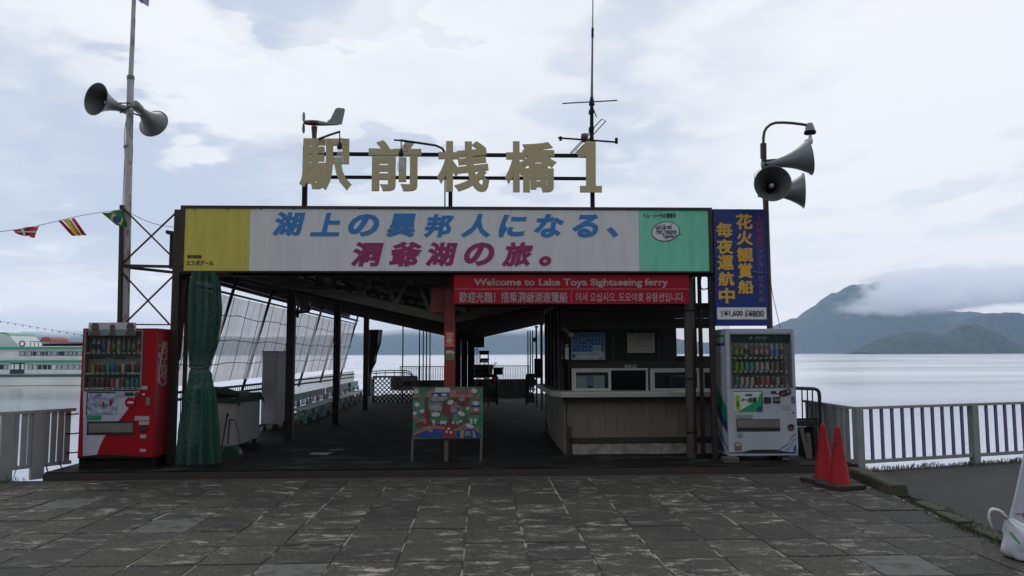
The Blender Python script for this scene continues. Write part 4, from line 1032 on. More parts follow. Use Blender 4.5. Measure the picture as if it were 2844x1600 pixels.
# distant string of pennants over the ferry
PN = thing('pennant_string', 'far string of tiny pennants hanging above the ferry', 'pennants', P(100, 920, 60))
b = MB(); b.tube([P(x, 893+(x-8)*.17, 60) for x in range(-60, 500, 20)], .008, 4); b.build('line', dark, PN)
for i in range(24):
    x = -40+i*20.5; b = MB(); y = 893+(x-8)*.17
    flat(b, [(x-2.2, y), (x+2.2, y+.4), (x+.5, y+6)], 60, .01); b.build('pennant', [fr, fbl, dark, fgn][i % 4], PN)

# ------------------------------------------------------------------ right pole with lamp and horns
YQ = 10.66
QP = thing('lamp_pole', 'rusty dark pole beside the navy sign ending in a goose neck', 'pole', P(2133, 900, YQ))
q0 = P(2137, 880, YQ)
b = MB(); b.tube([(q0.x+.01, YQ, .1), P(2137, 880, YQ), P(2128, 600, YQ), P(2120, 400, YQ)], [.042, .042, .040, .038], 14); b.build('pole', mat('rusty dark pole', (.045, .035, .045), .55, col2=(.08, .035, .025), vs=9), QP)
b = MB(); b.tube([P(2120.5, 440, YQ), P(2120, 399, YQ)], .044, 14); b.build('sleeve', brown, QP)
b = MB(); b.tube([P(x, y, YQ) for x, y in ((2120, 400), (2120.5, 380), (2123, 366), (2129, 355), (2140, 346), (2154, 341), (2175, 340.5), (2200, 342), (2225, 345), (2242, 348))], .020, 10); b.build('goose_neck', MATS['rusty dark pole'], QP)
b = MB(); b.tube([P(2138, 762, YQ-.05), P(2146, 820, YQ+.3), P(2167, 911, YQ+.9)], .005, 5); b.tube([P(2112, 470, YQ-.05), P(2095, 485, YQ-.08), P(2096, 508, YQ-.06), P(2116, 545, YQ-.05)], .004, 5)
b.tube([P(2092, 755, YQ-.13), P(2110, 757, YQ-.13), P(2136, 756, YQ-.05)], .006, 5); b.build('cable', galv, QP)
LM = thing('street_lamp_head', 'small grey lamp head with a bare bulb on the goose neck', 'lamp', P(2249, 350, YQ))
c = P(2249, 350, YQ)
b = MB(); b.lathe([(0, .045), (.04, .04), (.055, .0), (.075, -.07), (.08, -.09), (.072, -.09)], c, n=20); b.build('shade', horn, LM)
b = MB(); b.lathe([(.083, -.085), (.083, -.115), (.07, -.115)], c, n=20); b.build('rim', dark, LM)
b = MB(); b.lathe([(.015, -.12), (.02, -.15), (.036, -.20), (.038, -.23), (.028, -.265), (0, -.28)], c, n=16); b.build('bulb', mat('frosted bulb', (.6, .62, .64), .3), LM)
horn_thing('grey horn speaker facing right at the top of the lamp pole', (2247, 437), (.965, -.20, .15), 10.55, .25, .50, (2124, 455), g1)
horn_thing('grey horn speaker facing the viewer on the lamp pole', (2146, 510), (-.26, -.96, .02), 10.15, .240, .36, (2126, 515), g1)
horn_thing('grey horn speaker facing right, lowest on the lamp pole', (2231, 530), (.96, -.28, .0), 10.65, .245, .46, (2128, 535), g1)
b = MB()
cab = thing('cable_loop', 'black cable loop hanging between the posts right of the red sign', 'cable', P(1955, 790, 10.72))
b.tube([P(x, y, 10.72) for x, y in ((1948, 770), (1945, 785), (1946, 800), (1953, 806), (1963, 804), (1970, 795), (1969, 775), (1960, 766), (1950, 768), (1944, 778), (1943, 795), (1952, 803), (1965, 800))], .006, 6); b.build('loop', rubber, cab)

# ------------------------------------------------------------------ vending machines
bcols = [(.02, .02, .05), (.02, .10, .30), (.08, .25, .05), (.30, .10, .12), (.03, .22, .14), (.25, .18, .05), (.10, .05, .03), (.35, .33, .30), (.45, .05, .05), (.05, .16, .30)]
bmats = [mat('drink wrap %d' % i, c_, .35) for i, c_ in enumerate(bcols)]
def drink_mesh(nm, h, r, can):
    b = MB()
    pr = [(0, 0), (r*.9, 0), (r, h*.05), (r, h*.93), (r*.85, h), (0, h)] if can else [(0, 0), (r*.9, 0), (r, h*.22), (r, h*.6), (r*.85, h*.72), (r*.4, h*.86), (r*.4, h), (0, h)]
    b.lathe(pr, (0, 0, 0), n=8); me = bpy.data.meshes.new(nm); me.from_pydata(b.v, [], b.f); me.polygons.foreach_set('use_smooth', b.sm); me.update()
    me.polygons.foreach_set('material_index', [(1 if (not can and f//8 >= 5) else 2 if (can and f//8 in (1, 3, 4)) or (not can and f//8 in (1, 3, 4)) else 0) for f in range(len(b.f))]); return me
DM = {}
capm = mat('bottle cap', (.35, .35, .33), .4); liqm = mat('bottle contents', (.09, .055, .02), .2); canm = mat('can silver', (.28, .28, .29), .3)
def drinks(shelf, x0, x1, z, Y, n, h, r, can, cols):
    nm = 'display_can' if can else 'display_bottle'
    off = Vector((0, 0, 0)); q = shelf
    while q: off += q.location; q = q.parent
    for i in range(n):
        c_ = cols[i % len(cols)]; key = (can, c_, h)
        if key not in DM:
            DM[key] = drink_mesh(nm, h, r, can); DM[key].materials.append(bmats[c_]); DM[key].materials.append(capm); DM[key].materials.append(liqm if c_ % 3 else canm)
        o = bpy.data.objects.new(nm, DM[key]); COL.objects.link(o); o.parent = shelf
        o.location = Vector((x0+(x1-x0)*(i+.5)/n, Y, z))-off
# red one
YV = 10.2
VM = thing('vending_machine', 'red and white drink vending machine at the left end of the pier entrance', 'vending machine', (P(320, 1270, YV).x, YV, .1))
xl, xr_ = P(217, 1225, YV).x, P(425, 1225, YV).x; z0, z1 = P(320, 1273, YV).z, P(320, 912, YV).z; dp = .74
def Z(y, Y=YV, x=320): return P(x, y, Y).z
def X(x, y, Y=YV): return P(x, y, Y).x
wx0, wx1 = X(233, 1000), X(396, 1000); wz0, wz1 = Z(1084), Z(917)
b = MB(); D0 = .14
b.box((xl, YV+D0, z0), (xr_, YV+dp, z1)); b.box((xl, YV, z0), (xr_, YV+D0-.001, wz0-.001)); b.box((xl, YV, wz0), (wx0-.001, YV+D0-.001, z1-.03)); b.box((wx1+.001, YV, wz0), (xr_, YV+D0-.001, z1-.03)); b.box((xl, YV, z1-.029), (xr_, YV+D0-.001, z1))
b.build('cabinet', vmred, VM, bevel=.004)
b = MB(); b.box((wx0, YV+D0-.012, wz0), (wx1, YV+D0-.002, wz1)); bk = b.build('display_back', vmgrey, VM)
b = MB()
for q in ((wx0, wz0, wx0+.02, wz1), (wx1-.02, wz0, wx1, wz1), (wx0+.021, wz1-.02, wx1-.021, wz1), (wx0+.021, wz0, wx1-.021, wz0+.015)): b.box((q[0], YV-.012, q[1]), (q[2], YV+.02, q[3]))
b.build('display_frame', galv, VM)
for k, (ys, cols, can, hh) in enumerate(((980, [0, 0, 1, 3, 2, 3, 4, 4, 5, 6], False, .19), (1037, [5, 6, 6, 4, 1, 6, 7, 0, 3, 6], True, .125), (1078, [6, 6, 6, 0, 8, 7, 6, 4, 9, 4], True, .125))):
    b = MB(); b.box((wx0+.022, YV+.015, Z(ys+3)), (wx1-.022, YV+.125, Z(ys-1))); sh = b.build('shelf', winw, VM)
    drinks(sh, wx0+.05, wx1-.05, Z(ys-1), YV+.075, 10, hh, .026, can, cols)
    for i in range(10):
        x = wx0+.05+(wx1-wx0-.1)*(i+.5)/10
        b = MB(); b.box((x-.02, YV+.009, Z(ys+2.8)), (x+.02, YV+.0145, Z(ys-.5))); b.build('button', mat('green lit button', (.05, .5, .25), .3) if (k, i) in ((1, 0), (1, 8), (1, 9), (2, 1), (2, 2)) else tink, sh)
b = MB(); pbox(b, 250, 993, 292, 996, YV+.12, .004); pbox(b, 316, 994, 350, 997, YV+.12, .004); b.build('display_caption', tink, VM)
b = MB(); b.box((wx0+.021, YV-.005, wz0+.016), (wx1-.021, YV-.001, wz1-.021)); b.build('display_glass', glass, VM)
# flat white lower panel with its sweeping edge
b = MB(); flat(b, [(231, 1086), (388, 1086), (384, 1098), (373, 1104), (371, 1118), (357, 1134), (345, 1150), (329, 1170), (310, 1191), (293, 1209), (284, 1224), (276, 1242), (268, 1265), (230, 1267), (231, 1180)], YV-.004, .0035); b.build('white_panel', vmwhite, VM)
b = MB(); pbox(b, 235, 1084.3, 384, 1087.0, YV-.006, .004); b.build('panel_seam', dark, VM)
def rect(nm, q, m_, Y=YV-.008, th=.0035, par=None): b = MB(); pbox(b, *q, Y, th); return b.build(nm, m_, par or VM)
po = rect('poster', (243, 1092, 325, 1151), mat('cool drink poster', (.38, .40, .48), .4, col2=(.08, .12, .25), vs=16, thr=(.4, .6)))
b = MB(); pbox(b, 284, 1116, 290, 1128, YV-.012, .003); flat(b, [(305, 1112), (313, 1113), (308, 1130), (303, 1127)], YV-.012); b.split('poster_cans', vmred, po)
rect('poster_rim', (241.5, 1089, 326, 1091.6), dark); rect('poster_rim', (240, 1091.8, 242.4, 1152), dark)
rect('green_label', (240, 1153.5, 281, 1167), grn)
ptext('label_print', 'つめた〜い', 245, 1156, 277, 1164, YV-.009, mat('dim print', (.10, .35, .18), .5), VM)
rect('blue_label', (319, 1086.5, 345, 1101), mat('pale blue label', (.22, .30, .38), .4), YV-.012)
rect('price_display', (347.5, 1090, 370.5, 1100), tink)
b = MB(); ell(b, 361, 1118, 14, 14.5, YV-.012, .004, 24); kk = b.build('coin_plate', vmred, VM)
b = MB(); pbox(b, 354, 1115, 370, 1121, YV-.018, .005); b.build('coin_slot', winw, kk)
b = MB(); ell(b, 381, 1096, 9, 7, YV-.014, .010, 18); b.build('return_lever', mat('deep red plastic', (.18, .01, .012), .4), VM)
rect('coin_mouth', (395, 1093, 402, 1098), winw, YV-.012)
rect('lock', (405, 1104, 416, 1126), galv, YV-.02, .016)
for q in ((374, 1156, 415, 1168), (386, 1170, 414, 1180), (389, 1207, 406, 1217), (388, 1247, 405, 1255), (391, 1072, 409, 1082)): 
    s_ = rect('label', q, mat('label plate', (.36, .36, .36), .5, var=.3, vs=60))
rect('coin_return', (388, 1187, 408, 1198), tink, YV-.014, .01)
rect('tray_recess', (241, 1170, 371, 1208), tink, YV-.007, .004)
rect('tray_flap', (246, 1176, 369, 1201), mat('grey flap', (.16, .155, .15), .35, var=.3, vs=5), YV-.014, .006)
# kick edge, feet
b = MB(); flat(b, [(216, 1273), (425, 1273), (425, 1269), (400, 1268), (330, 1264), (270, 1263), (240, 1266), (216, 1269)], YV-.012, .010); b.build('kick_edge', dark, VM)
b = MB(); b.box((xl+.03, YV+.05, .10), (xr_-.03, YV+.70, z0-.002)); b.build('base_frame', dark, VM)
for x in (xl+.012, xr_-.012):
    for y in (YV+.08, YV+.6):
        b = MB(); b.lathe([(.03, .10), (.03, z0)], (x, y, 0), n=10); b.build('foot', dark, VM)
# topper poster leaning behind the glass top
tp = thing('poster_card', 'white promotional card with three dark heads on top of the red vending machine', 'poster', P(312, 910, YV-.02))
rect('card', (246, 896, 378, 915), mat('card white', (.42, .42, .44), .5, var=.1), YV-.02, .004, tp)
rect('card', (246, 915.3, 378, 932), mat('card grey green', (.14, .20, .20), .5, var=.3, vs=9), YV-.02, .004, tp)
dh = mat('dark portrait', (.035, .028, .026), .6, col2=(.10, .07, .055), vs=18)
for cx, cy, rx, ry, bx in ((264, 908, 11, 12, 16), (312, 910, 8, 9, 10), (362, 908, 11, 12, 15)):
    b = MB(); ell(b, cx, cy, rx, ry, YV-.024, .003); flat(b, [(cx-bx, 932), (cx-bx+4, 921), (cx-4, 916), (cx+4, 916), (cx+bx-4, 921), (cx+bx, 932)], YV-.0245, .003); b.build('portrait', dh, tp)
# script on the side
xs = xr_+.001
def sidetext(s, y0, y1, xa_, xb2, m_, bold, shear):
    a = S(xb2, y0, xs); c_ = S(xa_, y1, xs)      # bottom right .. top left in the photo
    h = abs(a.y-c_.y); w_ = abs(c_.z-a.z)
    return text('side_lettering', s, (xs, a.y, a.z), (0, 0, 1), (0, -1, 0), m_, VM, w=w_, h=h, bold=bold, shear=shear)
sw = mat('faded white script', (.42, .33, .33), .5, var=.3, vs=18)
sidetext('Coca-Cola', 1070, 948, 441, 462, sw, .02, .35)
sidetext('ENJOY', 1038, 1003, 437.5, 441.5, sw, .0, 0)
b = MB()
def sp(x, y): return S(x, y, xs+.004)
b.tube([sp(*q) for q in ((462, 955), (460, 950), (455, 962), (449, 985), (445, 1010), (441, 1040), (441, 1052), (444, 1065), (449, 1072), (455, 1069))], [.003, .005, .008, .009, .008, .010, .013, .015, .012, .004], 6); b.build('side_swash', sw, VM)
b = MB(); b.box((xs-.0005, YV+.55, z0+.02), (xs+.004, YV+.735, z1-.03)); b.build('side_rear_dark_strip', mat('dark side strip', (.03, .022, .02), .5, var=.4), VM)  # thin dark strip along the rear of the red side

# white one
YI = 10.4
VI = thing('vending_machine', 'white drink vending machine with green and blue stripes right of the ticket booth', 'vending machine', (P(2120, 1266, YI).x, YI, .1))
xl, xr_ = P(2020, 1090, YI).x, P(2211, 1090, YI).x; z0, z1 = P(2120, 1266, YI).z, P(2110, 913, YI).z; dp = .60
def Z2(y): return P(2115, y, YI).z
wx0, wx1 = P(2028.5, 1000, YI).x, P(2199, 1000, YI).x; wz0, wz1 = Z2(1077), Z2(927)
b = MB(); D0 = .13
b.box((xl, YI+D0, z0), (xr_, YI+dp, z1)); b.box((xl, YI, z0), (xr_, YI+D0-.001, wz0-.001)); b.box((xl, YI, wz0), (wx0-.001, YI+D0-.001, z1)); b.box((wx1+.001, YI, wz0), (xr_, YI+D0-.001, z1)); b.box((wx0, YI, wz1+.001), (wx1, YI+D0-.001, z1))
b.build('cabinet', vmwhite, VI, bevel=.005)
b = MB(); b.box((wx0, YI+D0-.012, wz0), (wx1, YI+D0-.002, wz1)); b.build('display_back', vmgrey, VI)
def rect2(nm, q, m_, Y=YI-.006, th=.0045, par=None): b = MB(); pbox(b, *q, Y, th); return b.build(nm, m_, par or VI)
b = MB()
for q in ((wx0, wz0, wx0+.012, wz1), (wx1-.012, wz0, wx1, wz1), (wx0+.013, wz1-.012, wx1-.013, wz1)): b.box((q[0], YI-.006, q[1]), (q[2], YI+.015, q[3]))
b.build('display_frame', galv, VI)
rect2('header_strip', (2031, 930, 2192, 939), mat('dark green strip', (.02, .09, .06), .35), YI+.05, .02); rect2('header_strip', (2031, 939.2, 2192, 946), mat('dark blue strip', (.015, .03, .10), .35), YI+.05, .02)
ptext('brand_lettering', 'ITO EN', 2096, 934, 2131, 943, YI+.048, mat('pale header print', (.40, .42, .42), .4), VI, bold=.03, shear=.3)
b = MB(); cpx = P(2086, 939, YI+.046)
flat(b, [(2080, 938), (2086, 934), (2092, 937), (2086, 940)], YI+.046); flat(b, [(2085, 934), (2089, 934), (2086, 944), (2082, 944)], YI+.044); b.build('brand_mark', MATS['pale header print'], VI)
lb = [mat('tea green wrap', (.16, .30, .03), .4), ]
bmats += lb+[mat('pink wrap', (.42, .20, .28), .4), mat('blue wrap', (.05, .20, .50), .4), mat('teal wrap', (.06, .28, .28), .4), mat('amber wrap', (.20, .13, .05), .4)]
for k, (ys, cols, can, hh) in enumerate(((994, [10, 10, 6, 14, 7, 11, 11, 12, 12, 6], False, .19), (1032, [10, 10, 13, 13, 7, 7, 7, 14, 14, 6], True, .13), (1072, [4, 7, 7, 7, 6, 3, 3, 6, 7, 6], True, .12))):
    b = MB(); b.box((wx0+.06, YI+.015, Z2(ys+2.5)), (wx1-.06, YI+.115, Z2(ys-1.5))); sh = b.build('shelf', winw, VI)
    drinks(sh, wx0+.07, wx1-.07, Z2(ys-1.5), YI+.07, 10, hh, .028, can, cols)
    for i in range(10):
        x = wx0+.07+(wx1-wx0-.14)*(i+.5)/10
        b = MB(); b.lathe([(.017, 0), (.017, .006), (0, .008)], (x, YI+.0145, Z2(ys+.4)), (0, -1, 0), n=10, smooth=False); b.build('button', tink, sh)
b = MB(); b.box((wx0+.013, YI+.0, wz0+.001), (wx1-.013, YI+.004, wz1-.013)); b.build('display_glass', glass, VI)
rect2('door_seam', (2025, 1077.6, 2204, 1079), galv, YI-.003, .002)
po = rect2('poster', (2038, 1088, 2116, 1142), mat('tea poster white', (.48, .52, .50), .4))
rect2('poster_rim', (2036.5, 1086.2, 2117, 1087.8), dark); rect2('poster_rim', (2116.3, 1088, 2118, 1143), dark)
b = MB(); flat(b, [(2052, 1142), (2102, 1113), (2113, 1092), (2116, 1090), (2116, 1142)], YI-.010); b.build('poster_wave', mat('poster green', (.01, .25, .10), .4), po)
b = MB(); flat(b, [(2103, 1142), (2102, 1134), (2108, 1129), (2116, 1130), (2116, 1142)], YI-.013); b.build('poster_corner', navy, po)
b = MB(); pbox(b, 2043, 1097, 2056, 1138, YI-.010, .003); b.build('poster_bottle', mat('poster lime', (.22, .38, .03), .4), po)
ptext('poster_lettering', '伊藤園', 2069, 1094, 2089, 1100, YI-.007, tink, VI)
ptext('poster_lettering', 'お〜い', 2060, 1106, 2079, 1114, YI-.007, tink, VI, bold=.02, shear=.2)
ptext('poster_lettering', 'お茶', 2079, 1103, 2102, 1118, YI-.014, tink, VI, bold=.04, shear=.2)
ptext('poster_lettering', 'お\n茶', 2045.5, 1113, 2053, 1129, YI-.011, tnavy, VI)
rect2('label_plate', (2045, 1152, 2091, 1162), mat('grey green plate', (.20, .25, .24), .4))
ptext('plate_lettering', '自動販売機', 2053, 1154, 2084, 1160, YI-.008, MATS['pale header print'], VI, shear=.2)
rect2('bill_slot', (2122, 1103, 2141.5, 1120), tink, YI-.010, .009); rect2('bill_slot', (2148, 1103, 2167, 1120), tink, YI-.010, .009); rect2('bill_mouth', (2150, 1108, 2165, 1114), mat('dull brass', (.18, .15, .11), .5), YI-.013, .002)
dd = rect2('price_display', (2142, 1086, 2163, 1094), tink); 
lm = bpy.data.materials.new('red digits'); lm.use_nodes = True; lm.node_tree.nodes['Principled BSDF'].inputs['Emission Color'].default_value = (.9, .03, .03, 1); lm.node_tree.nodes['Principled BSDF'].inputs['Emission Strength'].default_value = .5
rect2('digits', (2157, 1087.5, 2161.5, 1090.5), lm, YI-.0085, .002, dd)
b = MB(); flat(b, [(2165, 1090), (2168, 1085), (2180, 1083), (2190, 1079), (2197, 1083), (2198, 1092), (2193, 1097), (2180, 1100), (2170, 1101), (2165, 1098)], YI-.012, .010); cpn = b.build('coin_guide', tink, VI)
b = MB(); flat(b, [(2169, 1095), (2179, 1090), (2181, 1092), (2171, 1097)], YI-.016); b.build('guide_arrow', mat('rust orange', (.35, .10, .04), .5), cpn)
b = MB(); ell(b, 2189, 1087.5, 4.5, 4.5, YI-.016); b.build('coin_slot', galv, cpn)
b = MB(); ell(b, 2203, 1106, 5, 6, YI-.014, .012); b.build('lock', galv, VI); rect2('lock_plate', (2198, 1113, 2208, 1120), galv)
rect2('label_plate', (2170, 1123, 2196, 1138), mat('dull plate', (.30, .30, .31), .5))
b = MB(); ell(b, 2204, 1146, 2.2, 2.2, YI-.008, .006, 10); b.build('keyhole', tink, VI)
b = MB(); ell(b, 2197, 1187, 9.5, 10, YI-.008, .007, 8, .39); cr_ = b.build('coin_return', tink, VI)
b = MB(); pbox(b, 2189, 1187, 2205, 1194, YI-.011, .003); b.build('return_flap', mat('rose brown', (.12, .06, .055), .4), cr_)
rect2('tray_recess', (2046, 1164, 2166.5, 1198), tink, YI-.006, .005); rect2('tray_flap', (2048, 1166, 2165, 1188), mat('brown grey flap', (.16, .15, .145), .35, var=.2), YI-.012, .005)
b = MB(); ell(b, 2056, 1209.5, 7.5, 7.5, YI-.005); b.build('round_mark', mat('mark green', (.06, .12, .11), .5), VI); b = MB(); ell(b, 2056, 1209.5, 5.6, 5.6, YI-.008); b.build('round_mark', vmwhite, VI); b = MB(); ell(b, 2056, 1209.5, 2.2, 3.4, YI-.011); b.build('round_mark', MATS['mark green'], VI)
rect2('photo_label', (2041, 1229, 2060, 1252), mat('label brown', (.14, .10, .09), .5)); rect2('photo_label', (2043, 1231, 2058, 1239), mat('label plate', (.36, .36, .36)), YI-.009, .0025)
b = MB()
def wave(pts, w_=2.6):
    for a, c_ in zip(pts[:-1], pts[1:]): flat(b, [(a[0], a[1]-w_/2), (c_[0], c_[1]-w_/2), (c_[0], c_[1]+w_/2), (a[0], a[1]+w_/2)], YI-.005)
wave([(2163, 1250), (2175, 1242), (2190, 1233), (2194, 1222), (2199, 1213), (2210, 1205)]); wave([(2181, 1253), (2190, 1247), (2196, 1240), (2200, 1229), (2204, 1223), (2210, 1219)])
flat(b, [(2204, 1242), (2211, 1234), (2211, 1255), (2204, 1255)], YI-.005); b.build('blue_waves', mat('wave blue', (.02, .08, .30), .4), VI)
b = MB(); flat(b, [(2024, 1257), (2062, 1256), (2080, 1251), (2092, 1249), (2155, 1249), (2170, 1252), (2185, 1255), (2214, 1257), (2214, 1259), (2024, 1259)], YI-.006, .005); b.build('kick_gap', tink, VI)
# stripes on the side
def sideflat(nm, pts, m_, dx): b = MB(); b.prism([S(x, y, xl-dx) for x, y in pts], (.0009, 0, 0)); return b.build(nm, m_, VI)
def c2(x, y): return (1940+x*.3037, 880+y*.3037)
yf = lambda x: x
sideflat('side_badge', [c2(134, 168), c2(236, 165), c2(237, 215), c2(134, 215)], grn, .0012); sideflat('side_badge', [c2(134, 216), c2(237, 216), c2(238, 264), c2(134, 266)], navy, .0012)
a = S(*c2(150, 245), xl); c_ = S(*c2(228, 185), xl)
text('side_lettering', '伊藤園', (xl-.0013, S(*c2(142, 240), xl).y, a.z), (0, -1, 0), (0, 0, 1), MATS['pale header print'], VI, w=abs(S(*c2(142, 240), xl).y-S(*c2(230, 240), xl).y), h=c_.z-a.z, bold=.02)
def clamp(pts):   # keep the stripe between the front and rear edges of the side
    return pts
sideflat('green_stripe', [c2(150, 590), c2(178, 640), c2(205, 720), c2(256, 822), c2(262, 960), c2(215, 895), c2(180, 800), c2(152, 700)], grn, .0012)
sideflat('blue_stripe', [c2(152, 790), c2(180, 800), c2(215, 897), c2(262, 962), c2(268, 1065), c2(225, 1000), c2(190, 930)], navy, .0024)
sideflat('blue_corner', [c2(162, 1005), c2(185, 1090), c2(215, 1170), c2(245, 1232), c2(200, 1222), c2(167, 1212)], navy, .0012)
for k in (0, 16): sideflat('blue_line', [c2(156+k*.3, 930+k), c2(165, 955+k), c2(200, 1060+k), c2(272, 1205+k*.8), c2(272, 1213+k*.8), c2(197, 1066+k), c2(157, 938+k)], navy, .0012)
for x, y in ((xl+.08, YI+.05), (xr_-.15, YI+.05), (xl+.08, YI+.5), (xr_-.15, YI+.5)):
    b = MB(); b.box((x-.05, y, .1), (x+.05, y+.08, z0)); b.build('foot', galv, VI)
blk = thing('wood_block', 'small dark timber block under the white vending machine', 'block', P(2060, 1290, YI-.08))
b = MB(); b.box((P(2010, 1280, YI-.15).x, YI-.18, .1), (P(2052, 1280, YI-.15).x, YI-.02, .165)); b.build('block', wood, blk, bevel=.006)

# ------------------------------------------------------------------ pipe guard and planks right of the white machine
PG = thing('pipe_guard', 'dark pipe guard rail with thin bars right of the white vending machine', 'guard rail', P(2276, 1250, 11.0))
Yg = 10.95
b = MB(); b.tube([P(x, y, Yg) for x, y in ((2200, 1078), (2240, 1079), (2262, 1080), (2269, 1082.5), (2274, 1088), (2276, 1100), (2279, 1200), (2281, 1265))], .026, 10); b.build('frame_pipe', mat('dark blue brown pipe', (.028, .022, .035), .5), PG)
for x in (2229, 2244, 2258):
    b = MB(); b.tube([P(x-2, 1082, Yg), P(x, 1165, Yg)], .010, 6); b.build('bar', MATS['dark blue brown pipe'], PG)
b = MB(); b.bar(P(2205, 1165, Yg), P(2270, 1164, Yg), .03); b.build('lower_rail', dark, PG)
WS = random.Random(5)
wc = thing('wooden_cart', 'dark wooden stand with slats tucked behind the white vending machine', 'stand', P(2240, 1260, 10.9))
b = MB(); pbox(b, 2216, 1168, 2272, 1185, 10.85, .3); b.build('top_board', mat('sooty wood', (.035, .032, .03), .8, var=.4), wc)
b = MB(); pbox(b, 2218, 1186, 2268, 1270, 10.95, .03); b.build('back_board', MATS['sooty wood'], wc)
for a, c_ in (((2226, 1186), (2232, 1275)), ((2262, 1186), (2266, 1272))):
    b = MB(); b.bar(P(*a, 10.8), P(*c_, 10.8), .05); b.build('leg', MATS['sooty wood'], wc)
for i, (a, c_, lab) in enumerate((((2225, 1190), (2247, 1282), 'grey plank leaning left behind the first cone'), ((2244, 1203), (2252, 1288), 'shorter grey plank leaning behind the first cone'))):
    o = MB(); o.bar(P(*a, 10.7), P(*c_, 10.55), .055, .02, up=(0, 1, 0)); q = o.build('plank', wood); tag(q, lab, 'plank')

# ------------------------------------------------------------------ green net curtain
nm_ = bpy.data.materials.new('green netting'); nm_.use_nodes = True; nt_ = nm_.node_tree; pb = nt_.nodes['Principled BSDF']; pb.inputs['Base Color'].default_value = (.003, .052, .030, 1); pb.inputs['Roughness'].default_value = .7
tr = nt_.nodes.new('ShaderNodeBsdfTransparent'); mx_ = nt_.nodes.new('ShaderNodeMixShader'); ge = nt_.nodes.new('ShaderNodeNewGeometry')
nz_ = nt_.nodes.new('ShaderNodeTexNoise'); nz_.inputs['Scale'].default_value = 60; nt_.links.new(ge.outputs['Position'], nz_.inputs['Vector'])
mr_ = nt_.nodes.new('ShaderNodeMapRange'); nt_.links.new(nz_.outputs[0], mr_.inputs[0]); mr_.inputs['From Min'].default_value = .3; mr_.inputs['From Max'].default_value = .7; mr_.inputs['To Min'].default_value = .74; mr_.inputs['To Max'].default_value = .98
nt_.links.new(mr_.outputs[0], mx_.inputs[0]); nt_.links.new(tr.outputs[0], mx_.inputs[1]); nt_.links.new(pb.outputs[0], mx_.inputs[2]); nt_.links.new(mx_.outputs[0], nt_.nodes['Material Output'].inputs[0])
def curtain(name, lab, Y, rows, m_, folds, seed, n=96, cat='net'):
    q = thing(name, lab, cat, P((rows[-1][1]+rows[-1][2])/2, rows[-1][0], Y))
    vs = []; fs = []
    rr = []
    for i in range(len(rows)-1):
        for k in range(8):
            t = k/8; u = t*t*(3-2*t); rr.append([rows[i][j]*(1-(t if j == 0 else u))+rows[i+1][j]*(t if j == 0 else u) for j in range(3)]+[rows[i][3]*(1-t)+rows[i+1][3]*t])
    rr.append(list(rows[-1]))
    for y, xa2, xb2, fold in rr:
        a = P(xa2, y, Y); c_ = P(xb2, y, Y); cx = (a.x+c_.x)/2; rx = (c_.x-a.x)/2; z = a.z
        for k in range(n):
            t = 6.2832*k/n; f_ = 1+fold*math.sin(t*folds+seed+.25*math.sin(z*4))+fold*.5*noise.noise(Vector((math.cos(t)*3, math.sin(t)*3, z*1.5+seed)))
            vs.append((cx+rx*f_*math.cos(t)*.93, Y+min(rx, .26)*f_*.75*math.sin(t), z))
    for j in range(len(rr)-1):
        for k in range(n): fs.append((j*n+k, j*n+(k+1) % n, (j+1)*n+(k+1) % n, (j+1)*n+k))
    b = MB(); b.add(vs, fs, True); b.build('cloth', m_, q)
    return q
GN = curtain('net_curtain', 'dark green net gathered and tied into a hanging curtain left of the entrance', 10.42,
    [(757, 536, 602, .2), (800, 532, 606, .26), (870, 530, 610, .24), (950, 528, 602, .2), (1012, 528, 585, .12), (1024, 530, 580, .08), (1040, 527, 588, .12), (1120, 512, 600, .18), (1210, 502, 604, .2), (1284, 494, 608, .22)], nm_, 11, 2)
b = MB(); cA, cB = P(527, 1020, 10.42), P(581, 1022, 10.42); b.tube([(cA.x+(cB.x-cA.x)*(.5-.5*math.cos(t/9*3.14159*1)), 10.42-.14*math.sin(t/9*3.14159), cA.z+.01*math.sin(t)) for t in range(10)], .008, 6); b.build('tie_cord', mat('dull cord', (.10, .08, .06), .8), GN)
b = MB(); b.bar(P(505, 757, 10.42), P(640, 761, 10.42), .03); b.build('hanging_bar', dark, GN)

# ------------------------------------------------------------------ chest freezer with green cloth
YC2 = 11.9
fx1 = P(652, 1246, YC2).x; fx0 = fx1-.55
CF = thing('chest_freezer', 'scuffed white chest freezer behind the green net', 'freezer', (fx1-.27, YC2+.6, .1))
fzm = mat('scuffed freezer white', (.36, .35, .34), .5, var=.3, vs=4)
b = MB(); b.box((fx0, YC2, .17), (fx1, YC2+1.30, .84)); b.build('body', fzm, CF, bevel=.02)
b = MB(); b.box((fx0-.01, YC2-.01, .845), (fx1+.01, YC2+1.31, .90)); b.build('lid', fzm, CF, bevel=.012)
for x in (fx0+.06, fx1-.06):
    for y in (YC2+.08, YC2+1.2): b = MB(); b.lathe([(.03, .1), (.03, .17)], (x, y, 0), n=8); b.build('foot', dark, CF)
gcm = mat('dark green cloth', (.022, .05, .034), .85, var=.4, vs=6)
gc = thing('folded_net_cloth', 'dark green cloth rolled on top of the white freezer', 'cloth', (fx1-.27, YC2+.5, .90))
vs = []; fs = []; nx_, ny_ = 12, 16
for j in range(ny_+1):
    for i in range(nx_+1):
        x = fx0-.05+(fx1-fx0+.12)*i/nx_; y = YC2-.06+1.40*j/ny_
        z = .93+.05*noise.noise(Vector((x*4, y*3, 1)))+.02*math.sin(y*9)
        if i in (0, nx_): z -= .10+.04*noise.noise(Vector((y*5, 3, 1)))
        if j == ny_: z -= .14
        if j == 0: z -= .06
        vs.append((x, y, z))
